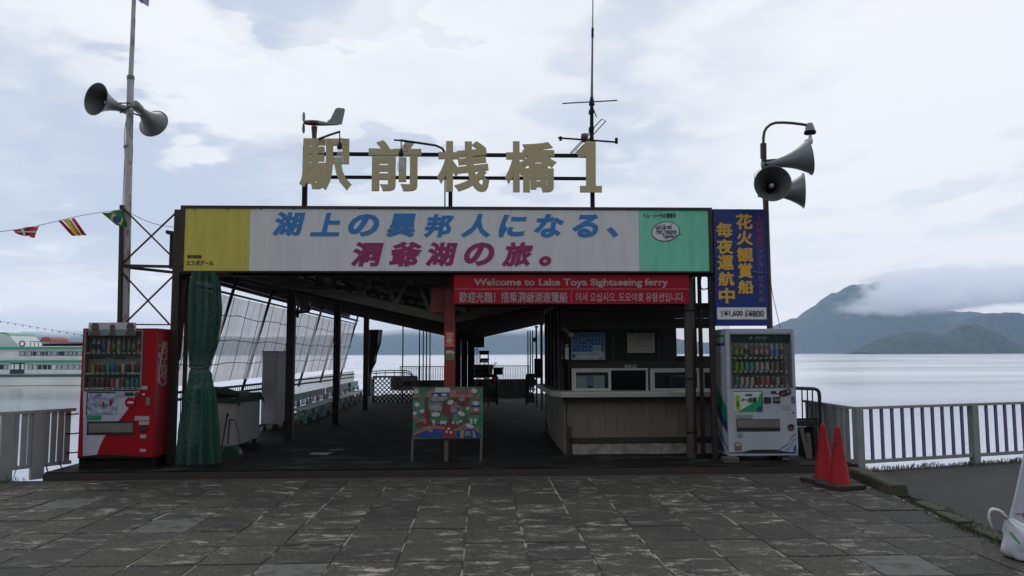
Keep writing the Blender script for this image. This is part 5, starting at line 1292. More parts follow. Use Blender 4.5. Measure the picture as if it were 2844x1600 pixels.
for j in range(ny_):
    for i in range(nx_): fs.append((j*(nx_+1)+i, j*(nx_+1)+i+1, (j+1)*(nx_+1)+i+1, (j+1)*(nx_+1)+i))
b = MB(); b.add(vs, fs, True); b.build('sheet', gcm, gc)
b = MB(); b.tube([(fx0-.06, YC2+.0, .98), (fx0+.15, YC2+.02, 1.0), (fx0+.35, YC2+.0, .99), (fx1+.03, YC2+.04, .95)], [.05, .075, .075, .04], 12); b.build('roll', gcm, gc)
# broom and dustpan
br = thing('broom', 'thin dark broom leaning against the freezer', 'broom', P(617, 1262, 11.3))
b = MB(); b.tube([P(632, 1150, 11.75), P(629, 1165, 11.7), P(616, 1240, 11.4)], .011, 8); b.build('handle', dark, br)
b = MB(); b.tube([P(633, 1149, 11.76), P(631, 1156, 11.73)], .018, 8); b.build('grip', dark, br)
b = MB(); b.lathe([(.0, 0), (.03, 0), (.07, -.16), (0, -.16)], P(616, 1240, 11.4), n=12); b.build('bristles', mat('straw dark', (.06, .05, .03), .9), br)
dpn = thing('dustpan', 'long handled round green dustpan at the foot of the net curtain', 'dustpan', P(640, 1262, 11.1))
dpm = mat('dull green plastic', (.018, .05, .035), .5)
b = MB(); b.tube([P(636, 1168, 11.1), P(643, 1165, 11.1), P(650, 1166, 11.1)], .010, 7); b.tube([P(637, 1168, 11.1), P(633, 1235, 11.1)], .009, 7); b.tube([P(652, 1167, 11.1), P(663, 1200, 11.1), P(664, 1240, 11.1)], .005, 6); b.build('handle', dark, dpn)
b = MB(); c_ = P(640, 1262, 11.1)
pts = [P(616, 1275, 11.1), P(617, 1258, 11.1), P(622, 1246, 11.1), P(632, 1239, 11.1), P(644, 1238, 11.1), P(654, 1242, 11.1), P(661, 1250, 11.1), P(665, 1262, 11.1), P(664, 1275, 11.1)]
b.prism(pts, (0, .17, 0)); b.build('pan', dpm, dpn, bevel=.01)

# ------------------------------------------------------------------ tall cabinet
YT = 15.0
TC = thing('tall_cabinet', 'tall pale grey metal cabinet standing beside a dark column', 'cabinet', (P(746, 1195, YT).x, YT+.5, .1))
x0, x1 = P(726, 1100, YT).x, P(767, 1100, YT).x
b = MB(); b.box((x0, YT, .22), (x1, YT+1.0, P(746, 978, YT).z)); b.build('carcass', mat('cabinet grey', (.34, .345, .36), .5, var=.15, vs=2), TC, bevel=.01)
b = MB(); b.box((x0-.01, YT-.01, P(746, 978, YT).z+.002), (x1+.01, YT+1.01, P(746, 975, YT).z)); b.build('cap', galv, TC)
b = MB(); b.box((x0+.01, YT-.008, P(746, 1178, YT).z), (x1-.01, YT-.002, P(746, 1176.5, YT).z)); b.box((x0+.02, YT-.008, P(746, 1184, YT).z), (x1-.03, YT-.002, P(746, 1182, YT).z)); b.build('label_strip', mat('grey line', (.14, .14, .14), .5), TC)
for x in (x0+.05, x1-.05):
    for y in (YT+.08, YT+.9): b = MB(); b.lathe([(.035, .1), (.035, .22)], (x, y, 0), n=10); b.build('caster', rubber, TC)

# ------------------------------------------------------------------ benches
def make_bench(m_, lab):
    q = thing('waiting_bench', lab, 'bench', (0, 0, .1), 'low painted benches along the screen')
    Lb = 1.95
    def p(a, c_, nm, bev=.004): b = MB(); b.box(a, c_); return b.build(nm, m_, q, local=True, bevel=bev)
    for k in range(3): p((-.02+k*.125, 0, .27), (.095+k*.125, Lb, .295), 'seat_slat')
    p((-.07, .03, .43), (-.045, Lb-.03, .58), 'back_board')
    p((-.07, .03, .31), (-.05, Lb-.03, .335), 'back_rail')
    n = 12
    for k in range(n):
        y = .12+(Lb-.24)*k/(n-1); p((-.068, y-.018, .335), (-.052, y+.018, .43), 'back_slat', 0)
    for y in (.12, Lb/2, Lb-.12):
        p((.28, y-.04, 0), (.335, y+.04, .27), 'leg'); p((-.065, y-.04, 0), (-.01, y+.04, .42), 'leg'); p((-.01, y-.02, .07), (.28, y+.02, .12), 'stretcher')
    return q
x_b = -4.02
bA = make_bench(benchblue, 'pale blue green bench nearest the entrance, beside the tall cabinet')
bA.location = (x_b, 16.5, .1)
bB = make_bench(benchpink, 'pinkish grey bench second from the entrance'); bB.location = (x_b, 18.55, .1)
bC = dup(bA, (x_b, 20.6, .1), label='pale blue bench behind the second dark column')
bD = dup(bB, (x_b, 22.5, .1), label='pinkish grey bench fourth from the entrance')
bE = dup(bA, (x_b, 24.0, .1), label='pale blue bench at the far end of the row')

# ------------------------------------------------------------------ painted map board
YM = 10.38
MP = thing('map_board', 'hand painted picture map board on wooden legs in the entrance', 'map board', P(1240, 1281, YM))
b = MB(); pbox(b, 1146.5, 1075.5, 1341, 1217, YM, .025); b.build('board', mat('painted map green', (.020, .115, .060), .5, col2=(.05, .20, .13), vs=7, thr=(.4, .62)), MP)
b = MB()
for q in ((1145.5, 1074.5, 1342, 1075.4), (1143.5, 1217.1, 1340, 1219)): pbox(b, *q, YM-.004, .03)
b.split('board_edge', wood, MP)
for x0, x1 in ((1142, 1148), (1333, 1339.5)):
    b = MB(); b.bar(P((x0+x1)/2+1, 1218.5, YM+.015), P((x0+x1)/2-1, 1281, YM+.015), .030); b.build('leg', wood, MP)
b = MB(); b.bar(P(1240, 1200, YM+.05), P(1239.5, 1281, YM+.05), .052, .04); b.build('leg', wood, MP)
def mc(x, y): return (1130+x*.16559, 1060+y*.16559)
def mflat(b, pts, l=1): flat(b, [mc(*q) for q in pts], YM-.001-.0022*l, .0018)
def mell(b, x, y, rx, ry, l=1, rot=0): c_ = mc(x, y); ell(b, c_[0], c_[1], rx*.16559, ry*.16559, YM-.001-.0022*l, .0018, 18, rot)
mroad = mat('painted brown road', (.15, .028, .028), .55, var=.2, vs=8); mpink = mat('painted pink', (.34, .13, .12), .55, var=.25, vs=12); mwh = mat('painted white', (.42, .42, .42), .55, var=.15, vs=10); mblu = mat('painted blue', (.018, .05, .22), .5, var=.2, vs=9); msky = mat('painted grey blue', (.16, .24, .28), .5, var=.3, vs=14)
b = MB()
mflat(b, [(290, 260), (370, 260), (345, 420), (400, 560), (380, 640), (460, 700), (660, 720), (720, 600), (600, 560), (590, 470), (620, 330), (700, 340), (790, 260), (1060, 260), (1040, 420), (860, 420), (760, 560), (760, 680), (860, 740), (960, 640), (1020, 540), (1220, 520), (1220, 550), (1030, 570), (930, 720), (800, 800), (640, 790), (400, 740), (160, 770), (140, 720), (310, 640), (300, 480)]); b.build('painted_road', mroad, MP)
b = MB(); mflat(b, [(100, 230), (240, 210), (300, 290), (250, 290), (200, 250), (110, 300)], 2); mflat(b, [(350, 150), (470, 130), (470, 230), (390, 260), (340, 250)], 2); mflat(b, [(730, 140), (1060, 140), (1140, 230), (1060, 262), (760, 262), (700, 220)], 2); mflat(b, [(1100, 250), (1180, 260), (1230, 180), (1235, 240), (1190, 310), (1110, 290)], 2); mflat(b, [(1050, 430), (1225, 430), (1220, 515), (1060, 515)], 2); mflat(b, [(130, 660), (320, 620), (330, 700), (290, 700), (270, 660), (160, 690), (150, 720)], 2); mflat(b, [(100, 560), (160, 560), (165, 610), (100, 620)], 2); mflat(b, [(230, 530), (290, 530), (300, 590), (230, 600)], 2); b.split('painted_terrace', mpink, MP)
b = MB(); mflat(b, [(90, 885), (200, 820), (330, 750), (480, 735), (640, 765), (640, 800), (440, 790), (230, 850), (120, 905)], 2); mflat(b, [(770, 800), (900, 770), (960, 720), (1010, 790), (1150, 760), (1250, 860), (1230, 870), (1130, 800), (920, 800), (810, 830)], 2); b.split('painted_beach', mpink, MP)
b = MB(); mflat(b, [(120, 905), (230, 850), (440, 798), (635, 802), (590, 942), (110, 932)], 3); mflat(b, [(815, 832), (920, 805), (1135, 805), (1245, 872), (1250, 942), (850, 942)], 3); mflat(b, [(420, 190), (700, 185), (690, 245), (420, 245)], 3); mflat(b, [(1050, 430), (1100, 385), (1210, 380), (1230, 430)], 3); b.split('painted_water', mblu, MP)
b = MB(); mflat(b, [(640, 770), (770, 770), (830, 942), (590, 942)], 4); mflat(b, [(675, 395), (735, 395), (735, 490), (675, 440)], 3); mflat(b, [(835, 430), (885, 430), (885, 495), (835, 495)], 5); mflat(b, [(230, 540), (290, 540), (290, 575), (230, 580)], 4); b.split('painted_pier', mat('painted crimson', (.22, .02, .035), .5), MP)
b = MB()
for x, y, rx, ry, r_ in ((158, 163, 46, 44, 0), (172, 385, 44, 37, 0), (132, 533, 34, 30, 0), (253, 495, 38, 31, -.2), (733, 350, 57, 38, -.3), (1130, 155, 52, 38, .2), (1155, 362, 58, 37, 0), (483, 551, 76, 38, 0), (912, 538, 62, 38, .5), (1053, 745, 72, 36, .35), (447, 672, 28, 26, 0), (905, 668, 26, 18, 0), (852, 688, 20, 16, 0), (1018, 450, 22, 34, 0), (1160, 470, 30, 30, 0), (1078, 640, 26, 24, 0), (1150, 645, 30, 28, 0), (700, 790, 22, 20, 0), (668, 840, 20, 22, 0), (740, 852, 24, 22, 0)): mell(b, x, y, rx, ry, 6, r_)
mflat(b, [(475, 100), (722, 100), (722, 182), (470, 180)], 4); mflat(b, [(555, 655), (665, 660), (662, 705), (645, 705), (645, 735), (630, 705), (580, 705), (565, 730), (560, 700)], 5); mflat(b, [(440, 690), (462, 690), (466, 740), (436, 740)], 5); mflat(b, [(445, 215), (515, 210), (515, 248), (445, 250)], 5); mflat(b, [(585, 200), (672, 205), (670, 235), (585, 235)], 5); mflat(b, [(760, 670), (795, 670), (795, 710), (752, 710)], 5); mflat(b, [(1065, 650), (1100, 650), (1098, 705), (1060, 705)], 5); mflat(b, [(1125, 650), (1170, 650), (1160, 700), (1140, 718)], 5); b.split('painted_balloon', mwh, MP)
b = MB(); mflat(b, [(415, 255), (680, 245), (685, 290), (600, 325), (440, 335), (410, 310)], 4); mell(b, 480, 420, 115, 70, 4); mflat(b, [(380, 455), (590, 440), (585, 495), (460, 505), (400, 495)], 5); mflat(b, [(740, 395), (890, 400), (905, 480), (870, 500), (740, 520), (730, 460)], 4); mell(b, 820, 372, 28, 22, 4); b.split('painted_house', mat('painted grey', (.26, .26, .28), .55, col2=(.13, .13, .15), vs=16), MP)
b = MB(); mflat(b, [(870, 310), (895, 258), (955, 258), (978, 310), (925, 335)], 4); mflat(b, [(170, 540), (175, 425), (188, 425), (205, 520), (210, 555), (180, 555)], 4); mflat(b, [(975, 855), (1000, 830), (1060, 835), (1075, 868), (975, 872)], 5); mell(b, 400, 825, 40, 24, 5); b.split('painted_feature', msky, MP)
b = MB(); mflat(b, [(890, 942), (900, 820), (940, 790), (965, 800), (950, 942)], 5); mflat(b, [(1110, 942), (1100, 800), (1130, 800), (1160, 942)], 5); mflat(b, [(970, 880), (1075, 880), (1075, 900), (965, 900)], 5); b.split('painted_rock', mat('painted tan', (.24, .20, .16), .55), MP)
b = MB(); mflat(b, [(925, 810), (940, 765), (958, 800)], 6); mflat(b, [(1100, 815), (1120, 770), (1140, 830)], 6)
for x in range(825, 1010, 30): mflat(b, [(x, 145), (x+7, 143), (x+12, 205), (x+5, 210)], 5)
for x, y in ((130, 270), (240, 240), (180, 300), (1110, 270), (1165, 285), (1220, 240)): mflat(b, [(x, y), (x+16, y), (x+16, y+22), (x, y+22)], 5)
b.split('painted_mark', mat('painted black', (.02, .015, .015), .5), MP)

# ------------------------------------------------------------------ far part of the pier: lattice gate, signs, rolled curtain
YG = 23.8
LG = thing('lattice_gate', 'black diamond lattice gate left of the red column at the far end', 'gate', P(1096, 1120, YG))
ga, gb = P(1036, 1119, YG), P(1158, 1046, YG)
b = MB(); b.bar((ga.x, YG, ga.z), (gb.x, YG, ga.z), .05); b.bar((ga.x, YG, gb.z), (gb.x, YG, gb.z), .05); b.bar((ga.x, YG, ga.z), (ga.x, YG, gb.z), .05); b.bar((gb.x, YG, ga.z), (gb.x, YG, gb.z), .05); b.build('frame', dark, LG)
wdt, hgt = gb.x-ga.x, gb.z-ga.z; st_ = .128
for sgn in (1, -1):
    k = -hgt
    while k < wdt:
        t0 = max(0, -k); t1 = min(hgt, wdt-k)
        if t1-t0 > .06:
            x0, x1 = ga.x+k+t0, ga.x+k+t1
            za_, zb_ = (ga.z+t0, ga.z+t1) if sgn > 0 else (gb.z-t0, gb.z-t1)
            b = MB(); b.bar((x0, YG+.012*sgn, za_), (x1, YG+.012*sgn, zb_), .03, .01, up=(0, 1, 0)); b.build('lattice_slat', dark, LG)
        k += st_*1.05
NS = thing('boarding_sign', 'grey sign with a red ringed 2 hung on the lattice gate', 'sign', P(1121, 1065, YG-.06))
b = MB(); pbox(b, 1085, 1046, 1157, 1084, YG-.08, .02); b.build('plate', mat('grey sign plate', (.27, .26, .26), .5, var=.15), NS)
b = MB(); ell(b, 1103.5, 1065, 14, 14, YG-.085, .004, 22); rg = b.build('number_ring', mat('dark red ring', (.16, .03, .03), .5), NS); b = MB(); ell(b, 1103.5, 1065, 10.5, 10.5, YG-.09, .004, 22); b.build('number_field', MATS['grey sign plate'], rg)
ptext('number', '2', 1097.5, 1058, 1109.5, 1072, YG-.091, MATS['dark red ring'], NS, bold=.05)
ptext('lettering', '乗船口', 1120, 1058, 1152, 1072, YG-.081, tink, NS, bold=.03)
RC2 = curtain('rolled_curtain', 'black plastic curtain tied to the far left column', 21.0,
    [(916, 1022, 1062, .08), (940, 1022, 1060, .1), (1000, 1018, 1046, .1), (1032, 1014, 1034, .06), (1040, 1013, 1032, .05), (1060, 1010, 1034, .08), (1100, 1009, 1037, .1)], mat('black sheet plastic', (.018, .02, .022), .25), 5, 1, 48, 'curtain')
# steel uprights at the far end
for i, (x, y0, y1, Y) in enumerate(((1119.5, 905, 1045, 24.6), (1165.5, 915, 1052, 25.7), (1176, 918, 1052, 25.75), (1185, 920, 1052, 25.8), (1194.5, 922, 1052, 25.85), (1466, 925, 1044, 25.7), (1472.5, 925, 1044, 25.75), (1479, 925, 1044, 25.8))):
    labs = ['single thin upright behind the lattice gate', 'leftmost of four close thin uprights left of the red column', 'second from the left of four close thin uprights by the red column', 'third from the left of four close thin uprights by the red column', 'rightmost of four close thin uprights, nearest the red column', 'left one of three close thin uprights in the right opening', 'middle one of three close thin uprights in the right opening', 'right one of three close thin uprights in the right opening']
    q = thing('thin_upright', labs[i] or ('one of four close thin uprights left of the red column' if i < 5 else 'one of three close thin uprights in the right opening'), 'pole', P(x, y1, Y), None if i == 0 else ('close thin uprights left' if i < 5 else 'close thin uprights right'))
    b = MB(); t = P(x, y0-6, Y); b.tube([(t.x, Y, .78), (t.x, Y, t.z)], .020, 8); b.build('tube', dark, q); b = MB(); b.lathe([(.04, .10), (.04, .13), (.021, .13), (.021, .78)], (t.x, Y, 0), n=8); b.build('base', dark, q)
# far railing
def railing(name, lab, x0, x1, y0, y1, Y, n, m_, r_=.008):
    q = thing(name, lab, 'railing', P((x0+x1)/2, y1, Y))
    a, c_ = P(x0, y0, Y), P(x1, y0, Y); zb_ = P(x0, y1, Y).z
    b = MB(); b.bar((a.x, Y, a.z), (c_.x, Y, a.z), .03); b.build('rail', m_, q); b = MB(); b.bar((a.x, Y, zb_), (c_.x, Y, zb_), .03); b.build('rail', m_, q)
    b = MB(); b.tube([(0, Y, zb_), (0, Y, a.z)], r_, 6); o = b.build('baluster', m_, q); ox = a.x+.02
    o.location.x = ox+0; base = o
    for i in range(1, n+1):
        c2_ = o.copy(); COL.objects.link(c2_); c2_.location.x = a.x+(c_.x-a.x)*i/n
    return q
railing('far_railing', 'thin far railing with upright bars seen through the right opening', 1352, 1474, 1016.5, 1110, 28.6, 26, galv, .012)
railing('far_railing', 'thin far railing with upright bars left of the red column', 1110, 1238, 1018, 1110, 28.6, 27, galv, .012)
fd = MB(); fd.box((-3.6, 27.4, -.25), (2.4, 29.2, .06)); fd.build('pier_end_deck', deckm, kind='structure')
hr = thing('curved_handrail', 'pale bent pipe handrail behind the lattice gate', 'handrail', P(1090, 1050, 25))
for dy in (0, 6):
    b = MB(); b.tube([P(x, y+dy, 25) for x, y in ((1034, 1031), (1080, 1029), (1125, 1029), (1138, 1032), (1145, 1040), (1146, 1052))], .018, 8); b.build('pipe', galv, hr)
for x in (1045, 1070, 1095, 1120):
    b = MB(); b.tube([P(x, 1030, 25), P(x, 1052, 25)], .014, 6); b.build('post', galv, hr)
# dark partition and clutter behind the column
DP = thing('dark_partition', 'black board partition behind the red centre column', 'partition', (P(1290, 1100, 17).x, 17, .1))
for i, (x0, x1) in enumerate(((1262, 1280), (1280.6, 1298), (1298.6, 1317))):
    b = MB(); a = P(x0, 1000, 17).x; c_ = P(x1, 1000, 17).x; b.box((a, 17+i*.01, .1), (c_, 17.08+i*.01, 2.25)); b.build('panel', rooft, DP)
for x in (1308, 1313): b = MB(); a = P(x, 1000, 17.2).x; b.box((a-.012, 17.2, .1), (a+.012, 17.23, 2.2)); b.build('conduit', wood, DP)
N1 = thing('round_number_sign', 'dark panel with a round number one sign hanging right of the column', 'sign', P(1328, 965, 18.5))
b = MB(); pbox(b, 1286, 921, 1330, 931, 18.4, .3); pbox(b, 1312, 931.2, 1345, 965, 18.5, .05); b.build('panel', mat('dull panel', (.05, .048, .046), .6, var=.2), N1)
b = MB(); ell(b, 1328, 943, 12, 12, 18.49, .006, 20); b.build('disc', tink, N1)
ptext('number', '1', 1325.5, 935, 1330.5, 950, 18.485, MATS['dull panel'], N1, bold=.04)
for i, x in enumerate((1316, 1321, 1326)):
    b = MB(); pbox(b, x, 966, x+2.5, 1012, 18.55, .03); b.build('hanging_pipe', galv, N1)
RK = thing('storage_rack', 'open black rack with odds and ends behind the wooden crate', 'rack', P(1345, 1015, 20))
b = MB()
for x in (1333, 1356): b.bar(P(x, 982, 20), P(x, 1130, 20), .03)
b.build('rack_post', dark, RK)
for y in (983, 1005): b = MB(); b.bar(P(1332, y, 20), P(1357, y, 20), .03, .04); b.build('rack_shelf', dark, RK)
b = MB()
for i in range(7): c_ = P(1335+i*3.1, 979+(i % 3), 20); b.lathe([(0, 0), (.05, .01), (.045, .06), (0, .075)], c_-Vector((0, 0, .02)), n=8)
for i in range(6): c_ = P(1336+i*3.6, 1002-(i % 2)*2, 20); b.lathe([(0, 0), (.05, .01), (.04, .05), (0, .06)], c_-Vector((0, 0, .01)), n=8)
b.tube([P(1340, 1006, 19.95), P(1345, 1012, 19.95), P(1350, 1006, 19.95)], .012, 6); b.build('rack_contents', rubber, RK)
WC = thing('wooden_crate', 'dark wooden crate standing in front of the storage rack', 'crate', P(1340, 1055, 18.9))
for i in range(5):
    b = MB(); pbox(b, 1317, 1013+i*7.4, 1362, 1019.6+i*7.4, 18.9, .03); b.build('crate_board', wood if i % 2 else mat('brown crate wood', (.06, .045, .032), .8, var=.4, vs=6), WC)
b = MB(); pbox(b, 1317.5, 1013, 1361.5, 1050, 18.94, .35); b.build('crate_body', dark, WC)
LB = thing('lattice_barrel', 'dark tapered bin between crate and blue basket', 'bin', P(1364, 1040, 18.8))
b = MB(); b.lathe([(.04, -.22), (.05, -.05), (.06, .0), (.065, .03), (0, .03)], P(1363, 1016, 18.8), n=12); b.build('bin_body', galv, LB)
CB = thing('blue_basket', 'grey blue plastic basket with slotted sides beside the shovel', 'basket', P(1384, 1042, 18.7))
bbm = mat('dull blue plastic', (.045, .09, .12), .5, var=.2)
b = MB(); pbox(b, 1369, 1021, 1399, 1024, 18.7, .30); b.build('basket_rim', bbm, CB)
b = MB(); pbox(b, 1370.5, 1024.2, 1397, 1041, 18.72, .26); b.build('basket_body', bbm, CB)
for i in range(7): b = MB(); pbox(b, 1372+i*3.6, 1026, 1373.6+i*3.6, 1039, 18.70, .015); b.build('basket_rib', dark, CB)
SV = thing('shovel', 'shovel with a D grip standing in the clutter', 'shovel', P(1367, 1040, 18.6))
b = MB(); b.tube([P(1366, 1036, 18.6), P(1368, 1020, 18.6), P(1375, 1011, 18.6)], .012, 7); b.build('shaft', galv, SV)
b = MB(); b.tube([P(1375, 1011, 18.6), P(1374.5, 1007, 18.6), P(1378, 1006.5, 18.6), P(1380, 1010, 18.6), P(1375, 1011, 18.6)], .009, 6); b.build('grip', galv, SV)
BG = thing('barrier_gate', 'grey barred barrier with a rounded black frame in front of the clutter', 'barrier', P(1360, 1119, 18.2))
b = MB(); b.tube([P(x, y, 18.2) for x, y in ((1341, 1048), (1370, 1043), (1377, 1043.5), (1380, 1048), (1381, 1124))], .03, 8); b.build('frame_pipe', dark, BG)
for i in range(6):
    b = MB(); pbox(b, 1338+i*7, 1079, 1344+i*7, 1118, 18.25, .012); b.build('barrier_board', mat('barrier grey', (.07, .068, .066), .7, var=.2), BG)
RF = thing('red_bundle', 'bundle of red and pale cloth stuffed behind the grey barrier', 'bundle', P(1350, 1075, 18.5))
vs = []; b = MB()
for nm, cx, cy, rx, ry, m_ in (('red_cloth', 1372, 1056, 8, 11, fr), ('pale_cloth', 1351, 1062, 16, 11, mat('pale cloth', (.20, .19, .18), .8, var=.4, vs=9)), ('red_cloth', 1326, 1065, 3, 16, mat('dull red cloth', (.12, .03, .03), .8)), ('dark_cloth', 1334, 1068, 8, 9, rubber)):
    b = MB(); c_ = P(cx, cy, 18.5); sx_ = rx/2133*18.5; sz_ = ry/2133*18.5; vs = []; fs = []
    for j in range(9):
        for i in range(14):
            th, ph = 6.283*i/14, math.pi*j/8; k = 1+.25*noise.noise(Vector((math.cos(th)*2+cx, math.sin(th)*2, ph*2)))
            vs.append((c_.x+sx_*k*math.sin(ph)*math.cos(th), 18.5+.12*k*math.sin(ph)*math.sin(th), c_.z+sz_*k*math.cos(ph)))
    for j in range(8):
        for i in range(14): fs.append((j*14+i, j*14+(i+1) % 14, (j+1)*14+(i+1) % 14, (j+1)*14+i))
    b.add(vs, fs, True); b.build(nm, m_, RF)
GG = thing('exit_gate', 'small black framed gate with a grey round sign right of the far opening', 'gate', P(1474, 1122, 19))
b = MB(); b.tube([P(x, y, 19) for x, y in ((1462, 1124), (1462, 1045), (1464, 1041), (1470, 1041), (1486, 1041))], .028, 8); b.build('frame_pipe', dark, GG)
b = MB(); pbox(b, 1465, 1044, 1484, 1078, 19.02, .02); b.build('sign_plate', mat('dim plate', (.10, .098, .095), .6), GG)
b = MB(); ell(b, 1480, 1062, 10, 12, 19.01, .008, 18); b.build('sign_disc', mat('dim disc', (.045, .04, .04), .6), GG)
b = MB(); b.bar(P(1462, 1081, 19), P(1486, 1081, 19), .04); b.build('gate_rail', dark, GG)
for i in range(4):
    b = MB(); b.bar(P(1463, 1084+i*9, 19), P(1485, 1104+i*5, 19), .03, .01, up=(0, 1, 0)); b.bar(P(1485, 1084+i*9, 19.02), P(1463, 1104+i*5, 19.02), .03, .01, up=(0, 1, 0)); b.build('gate_slat', dark, GG)
cl = MB(); c_ = P(1484, 945, 17.5)
spk = thing('wall_light', 'small pale blue case on the first upright of the booth side', 'light', c_)
b = MB(); b.box((c_.x-.03, 17.5, c_.z-.04), (c_.x+.03, 17.56, c_.z+.05)); b.build('case', bbm, spk)
b = MB(); b.box((c_.x-.01, 17.52, c_.z+.0501), (c_.x+.08, 17.54, c_.z+.065)); b.build('bracket', dark, spk)
# small lamp housing under the left roof
lh = thing('ceiling_speaker', 'pale box bracketed under the roof near the second column', 'speaker', P(836, 850, 13.0))
b = MB(); pbox(b, 832, 834, 858, 862, 13.0, .18); b.build('case', galv, lh, bevel=.01)
b = MB(); b.tube([P(818, 869, 13), P(858, 866, 13), P(858, 850, 13)], .02, 8); b.tube([P(827, 860, 13), P(827, 882, 13)], .02, 8); b.build('bracket', dark, lh)

# ------------------------------------------------------------------ fences on the shore
def shore_fence(name, lab, pts, m_post, m_pick, posts, pickw, step, pickd=.025):
    q = thing(name, lab, 'fence', (pts[0][0], pts[0][1], 0))
    for i in range(len(pts)-1):
        a, c_ = Vector((*pts[i], 0)), Vector((*pts[i+1], 0)); d = (c_-a).normalized(); ln = (c_-a).length
        b = MB(); b.bar(a+Vector((0, 0, .82)), c_+Vector((0, 0, .82)), .07, .035); b.build('top_rail', alu, q)
        b = MB(); b.bar(a+Vector((0, 0, .12)), c_+Vector((0, 0, .12)), .04, .045); b.build('bottom_rail', alu, q)
        s_ = step*.6
        while s_ < ln-.03:
            if all(abs(s_-p) > .10 for p in posts[i]):
                p = a+d*s_; ang = math.atan2(d.y, d.x); cs_, sn = math.cos(ang), math.sin(ang)
                b = MB(); u = d*pickw/2; v = Vector((-d.y, d.x, 0))*pickd/2
                b.add([p-u-v+Vector((0, 0, .143)), p+u-v+Vector((0, 0, .143)), p+u+v+Vector((0, 0, .143)), p-u+v+Vector((0, 0, .143)), p-u-v+Vector((0, 0, .802)), p+u-v+Vector((0, 0, .802)), p+u+v+Vector((0, 0, .802)), p-u+v+Vector((0, 0, .802))], [(3, 2, 1, 0), (4, 5, 6, 7), (0, 1, 5, 4), (1, 2, 6, 5), (2, 3, 7, 6), (3, 0, 4, 7)])
                b.build('picket', m_pick, q)
            s_ += step
        for p_ in posts[i]:
            p = a+d*p_-Vector((-d.y, d.x, 0))*0
            b = MB(); u = d*.055; v = Vector((-d.y, d.x, 0))*.045
            b.add([p-u-v+Vector((0, 0, -.03)), p+u-v+Vector((0, 0, -.03)), p+u+v+Vector((0, 0, -.03)), p-u+v+Vector((0, 0, -.03)), p-u-v+Vector((0, 0, .80)), p+u-v+Vector((0, 0, .80)), p+u+v+Vector((0, 0, .80)), p-u+v+Vector((0, 0, .80))], [(3, 2, 1, 0), (4, 5, 6, 7), (0, 1, 5, 4), (1, 2, 6, 5), (2, 3, 7, 6), (3, 0, 4, 7)])
            b.build('post', m_post, q)
    return q
shore_fence('shore_fence', 'grey and blue steel fence running right from the cones along the lake', [(4.91, 10.02), (6.87, 10.60), (9.25, 11.30), (12.5, 12.3)], alu, alublue, [[.06], [.03, 2.45], [2.3]], .040, .176)
shore_fence('shore_fence', 'short grey fence of boards going back beside the pipe guard', [(4.93, 11.6), (4.93, 10.12)], alu, alu, [[.9]], .10, .155)
# left fence: broad boards seen at an angle
lq = thing('shore_fence', 'grey steel fence with broad uprights at the left edge before the ferry', 'fence', (-6.0, 10.2, 0))
la, lb_ = Vector((P(200, 1200, 10.6).x, 10.6, 0)), Vector((P(0, 1200, 9.92).x, 9.92, 0)); dl = (lb_-la).normalized(); le = la+dl*3.2
b = MB(); b.bar(la-dl*.03+Vector((0, 0, .83)), le+Vector((0, 0, .83)), .06, .04); b.build('top_rail', alu, lq)
b = MB(); b.bar(la+Vector((0, 0, .14)), le+Vector((0, 0, .14)), .04, .045); b.build('bottom_rail', alu, lq)
def lpos(px_):    # distance along the fence where photo column px_ is met
    lo, hi = -1.0, 4.0
    for _ in range(40):
        m = (lo+hi)/2; p = la+dl*m; w_ = M3.transposed() @ (p+Vector((0, 0, .5))-CAM); x = CX+FPX*w_.x/(-w_.z)
        if x > px_: lo = m
        else: hi = m
    return lo
for x0, x1, kind_ in ((181, 196, 'picket'), (162, 178, 'picket'), (143, 158, 'picket'), (126, 138, 'picket'), (90, 126, 'post'), (80, 90, 'picket'), (60, 77, 'picket'), (40, 53, 'picket'), (3, 38, 'post'), (-30, -12, 'picket'), (-60, -44, 'picket'), (-95, -76, 'picket')):
    s0, s1 = lpos(x1-2), lpos(x0-2); z0 = -.03 if kind_ == 'post' else .162
    p, c_ = la+dl*s0, la+dl*s1; v = Vector((-dl.y, dl.x, 0))*(.03 if kind_ == 'post' else .012)
    b = MB(); b.add([p-v+Vector((0, 0, z0)), c_-v+Vector((0, 0, z0)), c_+v+Vector((0, 0, z0)), p+v+Vector((0, 0, z0)), p-v+Vector((0, 0, .808)), c_-v+Vector((0, 0, .808)), c_+v+Vector((0, 0, .808)), p+v+Vector((0, 0, .808))], [(3, 2, 1, 0), (4, 5, 6, 7), (0, 1, 5, 4), (1, 2, 6, 5), (2, 3, 7, 6), (3, 0, 4, 7)])
    b.build(kind_, alu, lq)
for y0 in (1150, 1204, 1257):
    b = MB(); b.tube([P(184, y0, 10.52), P(198, y0+1, 10.5), P(217, y0-1, 10.4)], .010, 6); b.build('tie_wire', dark, lq)
b = MB(); b.tube([P(128, 1290, 10.1), P(131, 1305, 10.1), P(137, 1318, 10.05)], .008, 6); b.tube([P(164, 1280, 10.3), P(168, 1292, 10.3), P(172, 1300, 10.2)], .008, 6); b.build('loose_wire', dark, lq)

